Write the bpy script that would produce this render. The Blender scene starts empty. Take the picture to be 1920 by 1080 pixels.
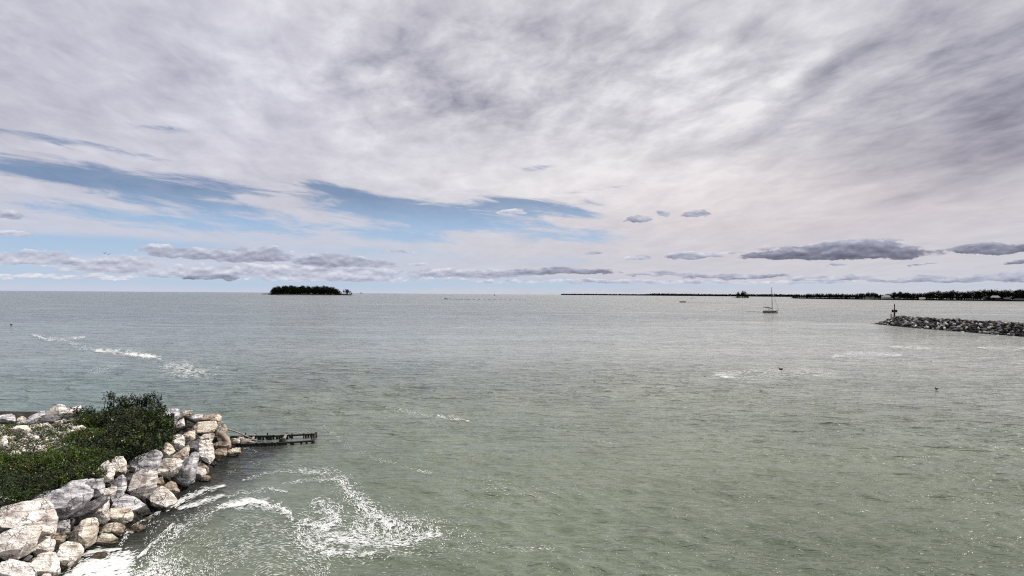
import bpy, bmesh, math, random
import numpy as np
from mathutils import Vector, Matrix, noise as mnoise
random.seed(7); RNG = np.random.default_rng(7)
R = math.radians
SC = bpy.context.scene
COL = SC.collection

# ------------------------------------------------------------------ camera
F = 1387.0                    # focal length in photograph pixels (1920 wide)
CAM = Vector((0.0, 0.0, 10.0))
PITCH, ROLL = 0.0067, 0.0075
EARTH = 6.371e6
cr, sr_ = math.cos(ROLL), math.sin(ROLL)
FWD = Vector((0, math.cos(PITCH), math.sin(PITCH)))
UP0 = Vector((0, -math.sin(PITCH), math.cos(PITCH)))
RGT0 = Vector((1, 0, 0))
RGT = RGT0 * cr + UP0 * sr_
UPV = UP0 * cr - RGT0 * sr_
cam_data = bpy.data.cameras.new('camera')
cam = bpy.data.objects.new('camera', cam_data); COL.objects.link(cam)
cam.matrix_world = Matrix(((RGT.x, UPV.x, -FWD.x, CAM.x), (RGT.y, UPV.y, -FWD.y, CAM.y),
                           (RGT.z, UPV.z, -FWD.z, CAM.z), (0, 0, 0, 1)))
cam_data.sensor_width = 36.0
cam_data.lens = F * 36.0 / 1920.0
cam_data.clip_start = 0.1
cam_data.clip_end = 60000
SC.camera = cam

def ray(X, Y):
    """direction of a photograph pixel"""
    return (FWD + RGT * ((X - 960) / F) + UPV * ((540 - Y) / F))
def to_px(p):
    d = Vector(p) - CAM
    w = d.dot(FWD)
    return 960 + F * d.dot(RGT) / w, 540 - F * d.dot(UPV) / w
def curve(x, y):
    return -(x * x + y * y) / (2 * EARTH)
def on_water(X, Y, z=0.0):
    d = ray(X, Y); t = (z - CAM.z) / d.z if d.z < 0 else 1e5
    for _ in range(40):
        p = CAM + d * t
        t = t * 0.5 + 0.5 * ((z + curve(p.x, p.y)) - CAM.z) / d.z
    return CAM + d * t
def at_depth(X, Y, depth):
    return CAM + ray(X, Y) * depth
def az_el(X, Y):
    d = ray(X, Y).normalized()
    return math.atan2(d.x, d.y), math.asin(d.z)

# ------------------------------------------------------------------ render look
SC.render.engine = 'CYCLES'
SC.view_settings.view_transform = 'Standard'
SC.view_settings.look = 'None'
SC.view_settings.exposure = 0.0
SC.view_settings.gamma = 1.0
SC.view_settings.use_curve_mapping = False
SC.cycles.max_bounces = 6
SC.cycles.diffuse_bounces = 2
SC.cycles.glossy_bounces = 3
SC.cycles.use_denoising = False
SC.cycles.filter_width = 1.2
SC.cycles.sample_clamp_direct = 1.6
SC.cycles.sample_clamp_indirect = 2.0
SC.cycles.use_adaptive_sampling = True
SC.cycles.adaptive_threshold = 0.012
SC.cycles.adaptive_min_samples = 8

# ------------------------------------------------------------------ sun
SUN_AZ, SUN_EL = R(78), R(52)
sd = Vector((math.sin(SUN_AZ) * math.cos(SUN_EL), math.cos(SUN_AZ) * math.cos(SUN_EL), math.sin(SUN_EL)))
sun_data = bpy.data.lights.new('sun', 'SUN')
sun_data.energy = 5.0
sun_data.angle = R(0.6)
sun_data.color = (1.0, 0.955, 0.89)
sun = bpy.data.objects.new('sun', sun_data); COL.objects.link(sun)
sun.rotation_euler = (-sd).to_track_quat('-Z', 'Y').to_euler()
sun.location = (0, 0, 60)

# ------------------------------------------------------------------ node helpers
class E:
    """a node socket with arithmetic"""
    def __init__(s, nt, sock): s.nt = nt; s.s = sock
    @staticmethod
    def m(nt, op, *a, clamp=False):
        n = nt.nodes.new('ShaderNodeMath'); n.operation = op; n.use_clamp = clamp
        for i, v in enumerate(a):
            if isinstance(v, E): nt.links.new(v.s, n.inputs[i])
            else: n.inputs[i].default_value = float(v)
        return E(nt, n.outputs[0])
    def __add__(s, o): return E.m(s.nt, 'ADD', s, o)
    __radd__ = __add__
    def __sub__(s, o): return E.m(s.nt, 'SUBTRACT', s, o)
    def __rsub__(s, o): return E.m(s.nt, 'SUBTRACT', o, s)
    def __mul__(s, o): return E.m(s.nt, 'MULTIPLY', s, o)
    __rmul__ = __mul__
    def __truediv__(s, o): return E.m(s.nt, 'DIVIDE', s, o)
    def __rtruediv__(s, o): return E.m(s.nt, 'DIVIDE', o, s)
    def madd(s, a, b): return E.m(s.nt, 'MULTIPLY_ADD', s, a, b)
    def max(s, o): return E.m(s.nt, 'MAXIMUM', s, o)
    def min(s, o): return E.m(s.nt, 'MINIMUM', s, o)
    def pow(s, o): return E.m(s.nt, 'POWER', s, o)
    def sat(s): return E.m(s.nt, 'ADD', s, 0.0, clamp=True)
    def f(s, op, *a): return E.m(s.nt, op, s, *a)
    def step(s, lo, hi, a=0.0, b=1.0):
        n = s.nt.nodes.new('ShaderNodeMapRange'); n.interpolation_type = 'SMOOTHSTEP'
        s.nt.links.new(s.s, n.inputs['Value'])
        for k, v in (('From Min', lo), ('From Max', hi), ('To Min', a), ('To Max', b)):
            if isinstance(v, E): s.nt.links.new(v.s, n.inputs[k])
            else: n.inputs[k].default_value = v
        return E(s.nt, n.outputs['Result'])
def vec(nt, x, y, z):
    n = nt.nodes.new('ShaderNodeCombineXYZ')
    for i, v in enumerate((x, y, z)):
        if isinstance(v, E): nt.links.new(v.s, n.inputs[i])
        else: n.inputs[i].default_value = v
    return E(nt, n.outputs[0])
def noise(nt, v, scale=1.0, detail=4, rough=0.55, dist=0.0, out='Fac', lac=2.0):
    n = nt.nodes.new('ShaderNodeTexNoise'); n.inputs['Scale'].default_value = scale
    n.inputs['Detail'].default_value = detail; n.inputs['Roughness'].default_value = rough
    n.inputs['Distortion'].default_value = dist; n.inputs['Lacunarity'].default_value = lac
    if v is not None: nt.links.new(v.s, n.inputs['Vector'])
    return E(nt, n.outputs[out])
def mixc(nt, f, a, b, mode='MIX'):
    n = nt.nodes.new('ShaderNodeMix'); n.data_type = 'RGBA'; n.blend_type = mode
    n.clamp_factor = True
    for sock, v in ((n.inputs[0], f), (n.inputs[6], a), (n.inputs[7], b)):
        if isinstance(v, E): nt.links.new(v.s, sock)
        elif isinstance(v, (int, float)): sock.default_value = v
        else: sock.default_value = (*v[:3], 1)
    return E(nt, n.outputs[2])
def ramp(nt, f, stops, interp='LINEAR'):
    n = nt.nodes.new('ShaderNodeValToRGB'); r = n.color_ramp; r.interpolation = interp
    while len(r.elements) < len(stops): r.elements.new(0.5)
    for e, (p, c) in zip(r.elements, stops):
        e.position = p; e.color = (*c, 1) if not isinstance(c, (int, float)) else (c, c, c, 1)
    nt.links.new(f.s, n.inputs[0]); return E(nt, n.outputs[0])
def lin(*c):
    """8 bit sRGB to linear"""
    return tuple(((v / 255) / 12.92 if v / 255 <= .04045 else ((v / 255 + .055) / 1.055) ** 2.4) for v in c)

# ------------------------------------------------------------------ sky
W = bpy.data.worlds.new('World'); SC.world = W; W.use_nodes = True
nt = W.node_tree; nt.nodes.clear()
out = nt.nodes.new('ShaderNodeOutputWorld'); bg = nt.nodes.new('ShaderNodeBackground')
SKY_STRENGTH = 0.1
bg.inputs['Strength'].default_value = SKY_STRENGTH
nt.links.new(bg.outputs[0], out.inputs[0])
sky = nt.nodes.new('ShaderNodeTexSky'); sky.sky_type = 'NISHITA'; sky.sun_disc = False
sky.sun_elevation = SUN_EL; sky.sun_rotation = SUN_AZ
sky.air_density = 1.0; sky.dust_density = 0.6; sky.ozone_density = 1.5; sky.altitude = 0
tc = nt.nodes.new('ShaderNodeTexCoord')
sp = nt.nodes.new('ShaderNodeSeparateXYZ'); nt.links.new(tc.outputs['Generated'], sp.inputs[0])
x, y, z = (E(nt, sp.outputs[i]) for i in range(3))
az = x.f('ARCTAN2', y)
el = z.f('ARCSINE')
zc = z.max(0.0) + 0.10
# flat cloud layer seen in perspective (parallel to the view axis)
px_, py_ = x / zc, y / zc
PL = vec(nt, px_, py_, 0.0)
PS = vec(nt, px_ * 1.9 + py_ * 0.15, py_ * 0.95, 3.3)
n_big = noise(nt, PS, 0.55, 5, 0.60, 0.4)
n_mot = noise(nt, vec(nt, px_ * 1.25 + py_ * .25, py_ * 0.8, 7.0), 5.6, 5, 0.60, 0.25)
n_fin = noise(nt, PS, 3.2, 5, 0.58, 0.3)
n_wsp = noise(nt, vec(nt, az * 7 + 3.0, el * 34.0 + az * 4.0, 1.0), 1.0, 6, 0.66, 0.5)

AE = vec(nt, az, el, 0.0)
n_fil = noise(nt, vec(nt, az * 15 + 9.0, el * 95.0 + az * 10.0, 4.0), 1.0, 5, 0.65, 0.6)
def placed(src, cx, cy, sx, sy, slope=0.0):
    """src in the frame of a patch: centre and half sizes given through the photograph, kept as azimuth and elevation"""
    a0, e0 = az_el(cx, cy); c = math.cos(a0)
    n = nt.nodes.new('ShaderNodeMapping'); n.vector_type = 'TEXTURE'
    n.inputs['Location'].default_value = (a0, e0, 0)
    n.inputs['Rotation'].default_value = (0, 0, math.atan(-slope / c))
    n.inputs['Scale'].default_value = (sx / F * c * c, sy / F * c, 1)
    nt.links.new(src.s, n.inputs['Vector']); return E(nt, n.outputs[0])
def dot(v):
    n = nt.nodes.new('ShaderNodeVectorMath'); n.operation = 'DOT_PRODUCT'
    nt.links.new(v.s, n.inputs[0]); nt.links.new(v.s, n.inputs[1]); return E(nt, n.outputs['Value'])
def blob(*k):
    return E.m(nt, 'POWER', math.exp(-1), dot(placed(AE, *k)))
def total(lst, k=5):
    s = None
    for b in lst:
        t = blob(*b[:k])
        s = t.madd(b[k], 0.0 if s is None else s)
    return s
gaps = total([
    (60, 318, 170, 15, .10, .8), (250, 343, 190, 22, .10, 1.15), (430, 352, 100, 12, .10, .7), (420, 393, 150, 14, .08, .75),
    (640, 360, 80, 10, .15, .7), (700, 385, 120, 22, .12, 1.0), (800, 402, 150, 18, .03, 1.1), (1000, 388, 110, 15, .03, 1.0),
    (930, 372, 60, 9, .1, .6), (1110, 443, 95, 13, .02, .75), (880, 425, 130, 12, 0, .75), (720, 432, 110, 10, .06, .6), (1080, 400, 60, 8, .05, .6), (60, 258, 130, 9, .1, .5), (220, 283, 90, 8, .1, .5),
    (300, 240, 60, 7, 0, .45), (985, 322, 60, 7, -.2, .5), (1140, 352, 90, 5, -.1, .45),
    (210, 400, 220, 16, .06, .5), (560, 425, 200, 10, .06, .35), (330, 425, 330, 22, .03, .42), (760, 448, 200, 12, 0, .4)])
low = total([(120, 460, 340, 22, 0, 1.45), (1440, 560, 500, 12, 0, .5), (700, 472, 200, 16, 0, .6), (60, 508, 330, 16, 0, 1.0), (480, 530, 620, 15, 0, .8), (1020, 490, 160, 14, 0, .5),
    (950, 530, 420, 12, 0, .65), (1750, 512, 300, 7, 0, .35), (1440, 538, 330, 8, 0, .5), (1850, 534, 200, 8, 0, .4)])
gap = (gaps * 1.12 + (n_wsp - 0.5) * 1.9 + (n_fil - 0.5) * 2.3 + (n_fin - 0.5) * 0.4).step(0.18, 1.08) * gaps.step(0.02, 0.22)
gap = gap * (0.98 - 0.25 * n_fin)
gap = gap.max((low + (n_wsp - 0.5) * 1.1).step(0.15, 1.05))
# light and dark areas of the high layer
tone = total([
    (1000, 60, 150, 60, 0, -.25), (830, 170, 130, 60, .2, -.30), (950, 220, 150, 40, .1, -.28), (760, 60, 120, 50, 0, -.25), (1060, 100, 110, 60, 0, -.30),
    (1400, 215, 110, 26, -.55, .50), (1300, 250, 120, 24, -.3, .25), (1480, 150, 60, 16, -.4, .30), (1380, 20, 120, 30, 0, .3), (1560, 130, 170, 22, -.50, -.55), (1700, 60, 160, 60, -.6, -.30),
    (1280, 290, 170, 26, -.35, -.45), (1450, 235, 90, 16, -.6, -.40), (1830, 180, 190, 130, 0, -.52), (1940, 120, 130, 160, 0, -.32), (1800, 300, 240, 36, -.1, -.55), (1700, 370, 160, 18, -.12, -.35),
    (1640, 250, 160, 50, -.3, -.25), (1650, 345, 120, 8, -.2, .20), (1850, 300, 100, 6, -.2, .2), (700, 300, 420, 60, .05, .25), (1120, 340, 240, 70, -.1, .40), (1350, 340, 280, 70, 0, .38),
    (150, 110, 420, 140, 0, -.10), (1120, 200, 110, 70, 0, .25), (960, 8, 60, 25, 0, .4), (1150, 130, 60, 40, 0, -.2), (1560, 60, 60, 40, -.5, .15)])
detail = (n_big - 0.5) * 0.95 + (n_fin - 0.5) * 1.15
mott_area = total([(850, 130, 300, 130, 0, 1.0), (1150, 120, 350, 150, 0, .8), (1500, 180, 300, 130, 0, .6), (1850, 120, 200, 140, 0, .5), (450, 160, 300, 100, 0, .3)])
detail = detail + (n_mot - 0.5) * mott_area.min(1.0) * 1.5
fade = el.step(0.02, 0.30)
B = (tone * 0.46 + detail * (0.22 + 0.54 * fade) + 0.665).sat()
cloud = ramp(nt, B, [(0.0, lin(122, 121, 137)), (0.25, lin(159, 158, 172)), (0.5, lin(189, 188, 197)), (0.72, lin(210, 209, 215)), (1.0, lin(236, 235, 238))])
lav = blob(200, 150, 700, 330)
cloud = mixc(nt, lav * 0.45, cloud, mixc(nt, 1.0, cloud, (0.93, 0.94, 1.10), 'MULTIPLY'))
warm = blob(1480, 410, 640, 130)
cloud = mixc(nt, warm * 0.85, cloud, mixc(nt, 1.0, cloud, (1.065, 0.985, 0.95), 'MULTIPLY'))
haz = el.step(0.16, 0.0) * az.step(-0.25, 0.1, 1.0, 0.25)
cloud = mixc(nt, haz * 0.75, cloud, lin(196, 206, 226))
cloud = mixc(nt, 1.0, cloud, (1 / SKY_STRENGTH,) * 3, 'MULTIPLY')
blue = mixc(nt, 1.0, E(nt, sky.outputs[0]), (0.80, 0.86, 0.98), 'MULTIPLY')
blue_t = ramp(nt, el.step(0.0, 0.22), [(0.0, lin(188, 208, 232)), (0.35, lin(146, 184, 224)), (0.6, lin(92, 128, 170)), (1.0, lin(84, 118, 156))])
blue_t = mixc(nt, 1.0, blue_t, (1 / SKY_STRENGTH,) * 3, 'MULTIPLY')
blue = mixc(nt, 0.85, blue, blue_t)
col = mixc(nt, gap * 0.92, cloud, blue)

# low cumulus: flat grey bases, paler ragged tops
nc1 = noise(nt, vec(nt, az * 22, el * 62, 2.0), 1.0, 6, 0.62, 0.2)
nc2 = noise(nt, vec(nt, az * 46, el * 118, 8.0), 1.0, 6, 0.60, 0.0)
nc2b = noise(nt, vec(nt, az * 46 + 0.06, el * 118 + 0.50, 8.0), 1.0, 6, 0.60, 0.0)
azw = az + (nc1 - 0.5) * 0.030
elw = el + (nc1 - 0.5) * 0.017
lumps = [(1560, 473, 195, 21, 1.0), (1610, 460, 85, 17, .9), (1480, 474, 90, 10, 1.0), (1880, 466, 110, 15, .95), (1925, 492, 50, 8, .8), (1055, 509, 108, 10, .8), (1000, 512, 90, 6, .55),
         (1240, 515, 70, 7, .45), (1370, 518, 120, 6, .55), (470, 478, 85, 24, .55), (370, 476, 100, 19, .48), (302, 468, 46, 15, .38),
         (620, 489, 74, 19, .58), (700, 495, 50, 11, .42), (70, 486, 110, 20, .33), (215, 493, 105, 16, .36), (390, 519, 60, 9, .7), (300, 508, 200, 14, .25), (540, 508, 240, 17, .28), (640, 520, 160, 12, .25), (870, 513, 130, 13, .36),
         (1197, 411, 26, 8, .55), (1241, 400, 19, 9, .35), (1305, 401, 27, 10, .55), (1288, 481, 45, 9, .50), (1200, 482, 25, 7, .35), (1113, 475, 17, 5, .4), (1335, 480, 22, 5, .3),
         (8, 403, 46, 15, .4), (20, 437, 50, 8, .2), (1780, 524, 200, 8, .50), (1900, 518, 90, 11, .45), (1560, 522, 100, 7, .4), (745, 470, 32, 6, .3), (786, 495, 16, 5, .25), (958, 399, 26, 9, .18),
         (1200, 528, 400, 5, .25), (100, 518, 200, 6, .15), (1730, 494, 26, 4, .45), (1572, 495, 18, 4, .45)]
mx = None; st = None; sw = None
AW = vec(nt, azw, elw, 0.0)
for cx, cy, w_, h_, dk in lumps:
    v = placed(AW, cx, cy + h_ * .2, w_ * 1.08, h_)
    n = nt.nodes.new('ShaderNodeSeparateXYZ'); nt.links.new(v.s, n.inputs[0]); t = E(nt, n.outputs[1])
    L = (t.min(0.0) * t.min(0.0)).madd(-2.6, 1.0) - dot(v)      # base cut flatter than the top
    Lp = L.max(0.0)
    d_ = t.madd(-0.42 * dk, 0.76 * dk)
    mx = L if mx is None else mx.max(L)
    st = d_ * Lp if st is None else d_.madd(Lp, st)
    sw = Lp if sw is None else sw + Lp
dark = st / (sw + 0.02)
D = mx + (nc2 - 0.5) * 2.3
cm = D.step(0.0, 0.42)
relief = (nc2b - nc2) * 2.4
cb = (0.93 - dark * 0.98 - relief * 0.42 - (nc2 - 0.5) * 0.25).sat()
ccol = ramp(nt, cb, [(0.0, lin(88, 90, 108)), (0.3, lin(126, 128, 148)), (0.6, lin(172, 176, 194)), (0.85, lin(208, 211, 224)), (1.0, lin(232, 233, 239))])
ccol = mixc(nt, 1.0, ccol, (1 / SKY_STRENGTH,) * 3, 'MULTIPLY')
col = mixc(nt, cm * 0.93, col, ccol)
nt.links.new(col.s, bg.inputs['Color'])
W.cycles.sampling_method = 'MANUAL'
W.cycles.sample_map_resolution = 512

# ------------------------------------------------------------------ object helpers
def mesh_from(name, verts, faces, mats, midx=None, smooth=False):
    me = bpy.data.meshes.new(name)
    if isinstance(verts, np.ndarray) and isinstance(faces, np.ndarray):
        nv, (nf, k) = len(verts), faces.shape
        me.vertices.add(nv); me.vertices.foreach_set('co', verts.astype(np.float32).ravel())
        me.loops.add(nf * k); me.loops.foreach_set('vertex_index', faces.astype(np.int32).ravel())
        me.polygons.add(nf)
        me.polygons.foreach_set('loop_start', np.arange(0, nf * k, k, dtype=np.int32))
        me.update(calc_edges=True)
    else:
        me.from_pydata([tuple(v) for v in verts], [], faces); me.update()
    for m in mats: me.materials.append(m)
    if midx is not None: me.polygons.foreach_set('material_index', np.asarray(midx, dtype=np.int32))
    if smooth: me.polygons.foreach_set('use_smooth', np.ones(len(me.polygons), dtype=bool))
    return me
def link(name, data, parent=None, loc=(0, 0, 0), rot=None, scale=None):
    o = bpy.data.objects.new(name, data); COL.objects.link(o)
    if parent: o.parent = parent
    o.location = loc
    if rot is not None: o.rotation_euler = rot
    if scale is not None: o.scale = scale
    return o
def tag(o, label=None, cat=None, group=None, kind=None):
    if label: o['label'] = label
    if cat: o['category'] = cat
    if group: o['group'] = group
    if kind: o['kind'] = kind
    return o
def thing(name, loc, label, cat, group=None, rotz=0.0, scale=1.0):
    o = link(name, None, loc=loc, rot=(0, 0, rotz), scale=(scale,) * 3)
    o.empty_display_size = 0.2
    return tag(o, label, cat, group)
def copy_tree(o, loc, rotz, scale, label=None, group=None):
    c = o.copy(); COL.objects.link(c); c.location = loc; c.rotation_euler = (0, 0, rotz); c.scale = scale
    if label: c['label'] = label
    if group: c['group'] = group
    for ch in o.children:
        d = ch.copy(); COL.objects.link(d); d.parent = c
    return c
class MB:
    """collects simple solids and makes one mesh of them"""
    def __init__(s): s.v = []; s.f = []
    def add(s, v, f):
        n = len(s.v); s.v += [Vector(p) for p in v]; s.f += [tuple(i + n for i in q) for q in f]; return s
    def box(s, c, size, rot=None, taper=1.0):
        M = rot if rot is not None else Matrix.Identity(3)
        vs = []
        for dz in (-1, 1):
            k = 1.0 if dz < 0 else taper
            for dx, dy in ((-1, -1), (1, -1), (1, 1), (-1, 1)):
                vs.append(Vector(c) + M @ Vector((dx * size[0] / 2 * k, dy * size[1] / 2 * k, dz * size[2] / 2)))
        return s.add(vs, [(3, 2, 1, 0), (4, 5, 6, 7), (0, 1, 5, 4), (1, 2, 6, 5), (2, 3, 7, 6), (3, 0, 4, 7)])
    def beam(s, a, b, w, h=None, up=(0, 0, 1)):
        a, b = Vector(a), Vector(b); d = (b - a); L = d.length; d.normalize()
        side = d.cross(Vector(up))
        if side.length < 1e-3: side = d.cross(Vector((0, 1, 0)))
        side.normalize(); u = side.cross(d)
        M = Matrix((side, d, u)).transposed()
        return s.box((a + b) / 2, (w, L, h or w), M)
    def tube(s, pts, rad, n=6, cap=True):
        pts = [Vector(p) for p in pts]; rings = []
        if not isinstance(rad, (list, tuple)): rad = [rad] * len(pts)
        for i, p in enumerate(pts):
            d = (pts[min(i + 1, len(pts) - 1)] - pts[max(i - 1, 0)]).normalized()
            a = d.orthogonal().normalized() if i == 0 else (a - d * a.dot(d)).normalized()
            b = d.cross(a)
            rings.append([p + (a * math.cos(t) + b * math.sin(t)) * rad[i] for t in [2 * math.pi * k / n for k in range(n)]])
        v = [q for r in rings for q in r]; f = []
        for i in range(len(pts) - 1):
            for k in range(n):
                f.append((i * n + k, i * n + (k + 1) % n, (i + 1) * n + (k + 1) % n, (i + 1) * n + k))
        if cap: f += [tuple(range(n))[::-1], tuple((len(pts) - 1) * n + k for k in range(n))]
        return s.add(v, f)
    def mesh(s, name, mat, smooth=False, bevel=0.0):
        me = mesh_from(name, s.v, s.f, [mat], smooth=smooth)
        if bevel:
            bm = bmesh.new(); bm.from_mesh(me)
            bmesh.ops.bevel(bm, geom=bm.edges[:], offset=bevel, segments=1, affect='EDGES')
            bm.to_mesh(me); bm.free()
        return me

# ------------------------------------------------------------------ materials
def new_mat(name):
    m = bpy.data.materials.new(name); m.use_nodes = True
    nt = m.node_tree; b = nt.nodes['Principled BSDF']
    b.inputs['Specular IOR Level'].default_value = 0.3
    return m, nt, b
def obj_vec(nt, rnd=True):
    t = nt.nodes.new('ShaderNodeTexCoord'); v = E(nt, t.outputs['Object'])
    if not rnd: return v
    oi = nt.nodes.new('ShaderNodeObjectInfo')
    a = nt.nodes.new('ShaderNodeVectorMath'); a.operation = 'MULTIPLY_ADD'
    nt.links.new(oi.outputs['Random'], a.inputs[0]); a.inputs[1].default_value = (41, 67, 23); nt.links.new(v.s, a.inputs[2])
    return E(nt, a.outputs[0])
def stretch(nt, v, sx, sy, sz, rot=(0, 0, 0)):
    n = nt.nodes.new('ShaderNodeMapping'); n.inputs['Scale'].default_value = (sx, sy, sz); n.inputs['Rotation'].default_value = rot
    nt.links.new(v.s, n.inputs['Vector']); return E(nt, n.outputs[0])
def bump(nt, h, b, strength=0.5, dist=0.05, normal=None):
    n = nt.nodes.new('ShaderNodeBump'); n.inputs['Strength'].default_value = strength; n.inputs['Distance'].default_value = dist
    nt.links.new(h.s, n.inputs['Height'])
    if normal is not None: nt.links.new(normal, n.inputs['Normal'])
    if b is not None: nt.links.new(n.outputs[0], b.inputs['Normal'])
    return n.outputs[0]
def stone_mat(name, dark, mid, light, stain=(0.05, 0.04, 0.035), tilt=0.5, k=1.0):
    m, nt, b = new_mat(name)
    v = obj_vec(nt)
    big = noise(nt, v, 1.3 * k, 5, 0.6, 0.3)
    bed = noise(nt, stretch(nt, v, 1.2 * k, 1.2 * k, 7 * k, (tilt, 0.35, 0)), 1.0, 5, 0.65, 0.5)
    fine = noise(nt, v, 8 * k, 5, 0.62, 0.2)
    f = (big * 0.54 + bed * 0.52 + fine * 0.14).step(0.42, 0.70)
    c = ramp(nt, f, [(0.0, dark), (0.45, mid), (1.0, light)])
    oi = nt.nodes.new('ShaderNodeObjectInfo'); rn = E(nt, oi.outputs['Random'])
    br = rn.madd(0.26, 0.90)
    c = mixc(nt, 1.0, c, vec(nt, br, br, br), 'MULTIPLY')
    st = noise(nt, v, 2.3 * k, 4, 0.7, 0.8).step(0.57, 0.70) * fine.step(0.35, 0.62)
    c = mixc(nt, st * 0.6, c, stain)
    # cracks
    vn = nt.nodes.new('ShaderNodeTexVoronoi'); vn.feature = 'DISTANCE_TO_EDGE'; vn.inputs['Scale'].default_value = 1.6 * k
    wv = nt.nodes.new('ShaderNodeVectorMath'); wv.operation = 'MULTIPLY_ADD'; wv.inputs[1].default_value = (0.5,) * 3
    nt.links.new(noise(nt, v, 3 * k, 3, 0.6, out='Color').s, wv.inputs[0]); nt.links.new(v.s, wv.inputs[2])
    nt.links.new(wv.outputs[0], vn.inputs['Vector'])
    crack = E(nt, vn.outputs['Distance']).step(0.0, 0.035, 1.0, 0.0) * noise(nt, v, 1.1 * k, 2).step(0.46, 0.60)
    c = mixc(nt, crack * 0.5, c, stain)
    # wet and weedy just above the water
    g = nt.nodes.new('ShaderNodeNewGeometry'); sp = nt.nodes.new('ShaderNodeSeparateXYZ'); nt.links.new(g.outputs['Position'], sp.inputs[0])
    wet = (E(nt, sp.outputs[2]) + (big - 0.5) * 0.5).step(0.34, 0.14)
    c = mixc(nt, wet * 0.8, c, mixc(nt, 1.0, c, (0.16, 0.145, 0.10), 'MULTIPLY'))
    nt.links.new(c.s, b.inputs['Base Color'])
    nt.links.new(wet.madd(-0.55, 0.88).s, b.inputs['Roughness'])
    h = bed * 0.7 + fine * 0.35 + big * 0.5 - crack * 0.5
    bump(nt, h, b, 1.0, 0.22 / k)
    return m
M_GREY = stone_mat('grey_limestone', lin(96, 94, 98), lin(158, 155, 158), lin(222, 219, 220))
M_PINK = stone_mat('pinkish_limestone', lin(124, 115, 110), lin(198, 186, 178), lin(246, 239, 232))
M_CREAM = stone_mat('cream_limestone', lin(142, 130, 117), lin(210, 199, 186), lin(248, 243, 236))
M_TAN = stone_mat('tan_sandstone', lin(110, 98, 87), lin(184, 169, 151), lin(236, 226, 211))
M_BROWN = stone_mat('brown_stone', lin(60, 53, 47), lin(118, 104, 91), lin(184, 168, 150))
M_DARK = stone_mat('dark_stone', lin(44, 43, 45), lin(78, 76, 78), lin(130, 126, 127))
M_GAP = stone_mat('wet_stone_gap_shade', lin(16, 16, 16), lin(30, 29, 28), lin(52, 49, 46))  # near-black copy of the stone, with the shade of gaps in its colour
MATS = {'g': M_GREY, 'p': M_PINK, 'c': M_CREAM, 't': M_TAN, 'b': M_BROWN, 'd': M_DARK}

def plain(name, c, rough=0.7, var=0.25, scale=8, metal=0.0, bmp=0.0, spec=0.3):
    m, nt, b = new_mat(name); b.inputs['Specular IOR Level'].default_value = spec
    v = obj_vec(nt, False); n = noise(nt, v, scale, 5, 0.65, 0.2)
    k = n.madd(var * 2, 1 - var)
    nt.links.new(mixc(nt, 1.0, c, vec(nt, k, k, k), 'MULTIPLY').s, b.inputs['Base Color'])
    b.inputs['Roughness'].default_value = rough; b.inputs['Metallic'].default_value = metal
    if bmp: bump(nt, n, b, bmp, 0.05)
    return m
def wood_mat(name, dark, light):
    m, nt, b = new_mat(name)
    v = obj_vec(nt)
    n = noise(nt, stretch(nt, v, 2.5, 9, 9), 1.0, 6, 0.7, 0.4); w = noise(nt, v, 2.0, 3)
    c = ramp(nt, (n * 0.7 + w * 0.4).step(0.35, 0.75), [(0, dark), (1, light)])
    nt.links.new(c.s, b.inputs['Base Color']); b.inputs['Roughness'].default_value = 0.8
    bump(nt, n, b, 0.6, 0.03)
    return m
def leaf_mat(name, c, c2, trans=0.25, spec=0.18):
    m, nt, b = new_mat(name)
    b.inputs['Specular IOR Level'].default_value = spec
    v = obj_vec(nt, True); n = noise(nt, v, 1.7, 3)
    g = nt.nodes.new('ShaderNodeNewGeometry')
    k = (E(nt, g.outputs['Random Per Island']) * 0.6 + n * 0.5).sat()
    cc = mixc(nt, k, c, c2)
    nt.links.new(cc.s, b.inputs['Base Color']); b.inputs['Roughness'].default_value = 0.55
    tr = nt.nodes.new('ShaderNodeBsdfTranslucent'); nt.links.new(cc.s, tr.inputs['Color'])
    mx = nt.nodes.new('ShaderNodeMixShader'); mx.inputs[0].default_value = trans
    nt.links.new(b.outputs[0], mx.inputs[1]); nt.links.new(tr.outputs[0], mx.inputs[2])
    nt.links.new(mx.outputs[0], nt.nodes['Material Output'].inputs[0])
    return m

# ------------------------------------------------------------------ land outline
LAND = np.array([(-18, -60), (-16.4, 8), (-16.1, 24), (-15.7, 34), (-16.2, 41), (-16.9, 46.2), (-17.8, 48.6),
                 (-21, 50.6), (-30, 50.8), (-60, 53), (-140, 58), (-140, -60)], float)
def poly_sd(P, poly):
    """signed distance, positive inside"""
    P = np.asarray(P, float); d = np.full(len(P), 1e9); inside = np.zeros(len(P), bool)
    n = len(poly)
    for i in range(n):
        a, b = poly[i], poly[(i + 1) % n]; ab = b - a
        t = np.clip(((P - a) @ ab) / (ab @ ab), 0, 1)
        d = np.minimum(d, np.hypot(*(P - (a + t[:, None] * ab)).T))
        c = (a[1] > P[:, 1]) != (b[1] > P[:, 1])
        with np.errstate(divide='ignore', invalid='ignore'):
            xs = (b[0] - a[0]) * (P[:, 1] - a[1]) / (b[1] - a[1]) + a[0]
        inside ^= c & (P[:, 0] < xs)
    return np.where(inside, d, -d)
def land_h(x, y):
    s = poly_sd(np.stack([np.atleast_1d(x), np.atleast_1d(y)], 1), LAND)
    h = np.where(s > 0, np.minimum(s * 1.0, 2.3), s * 0.7)
    return h
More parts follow.
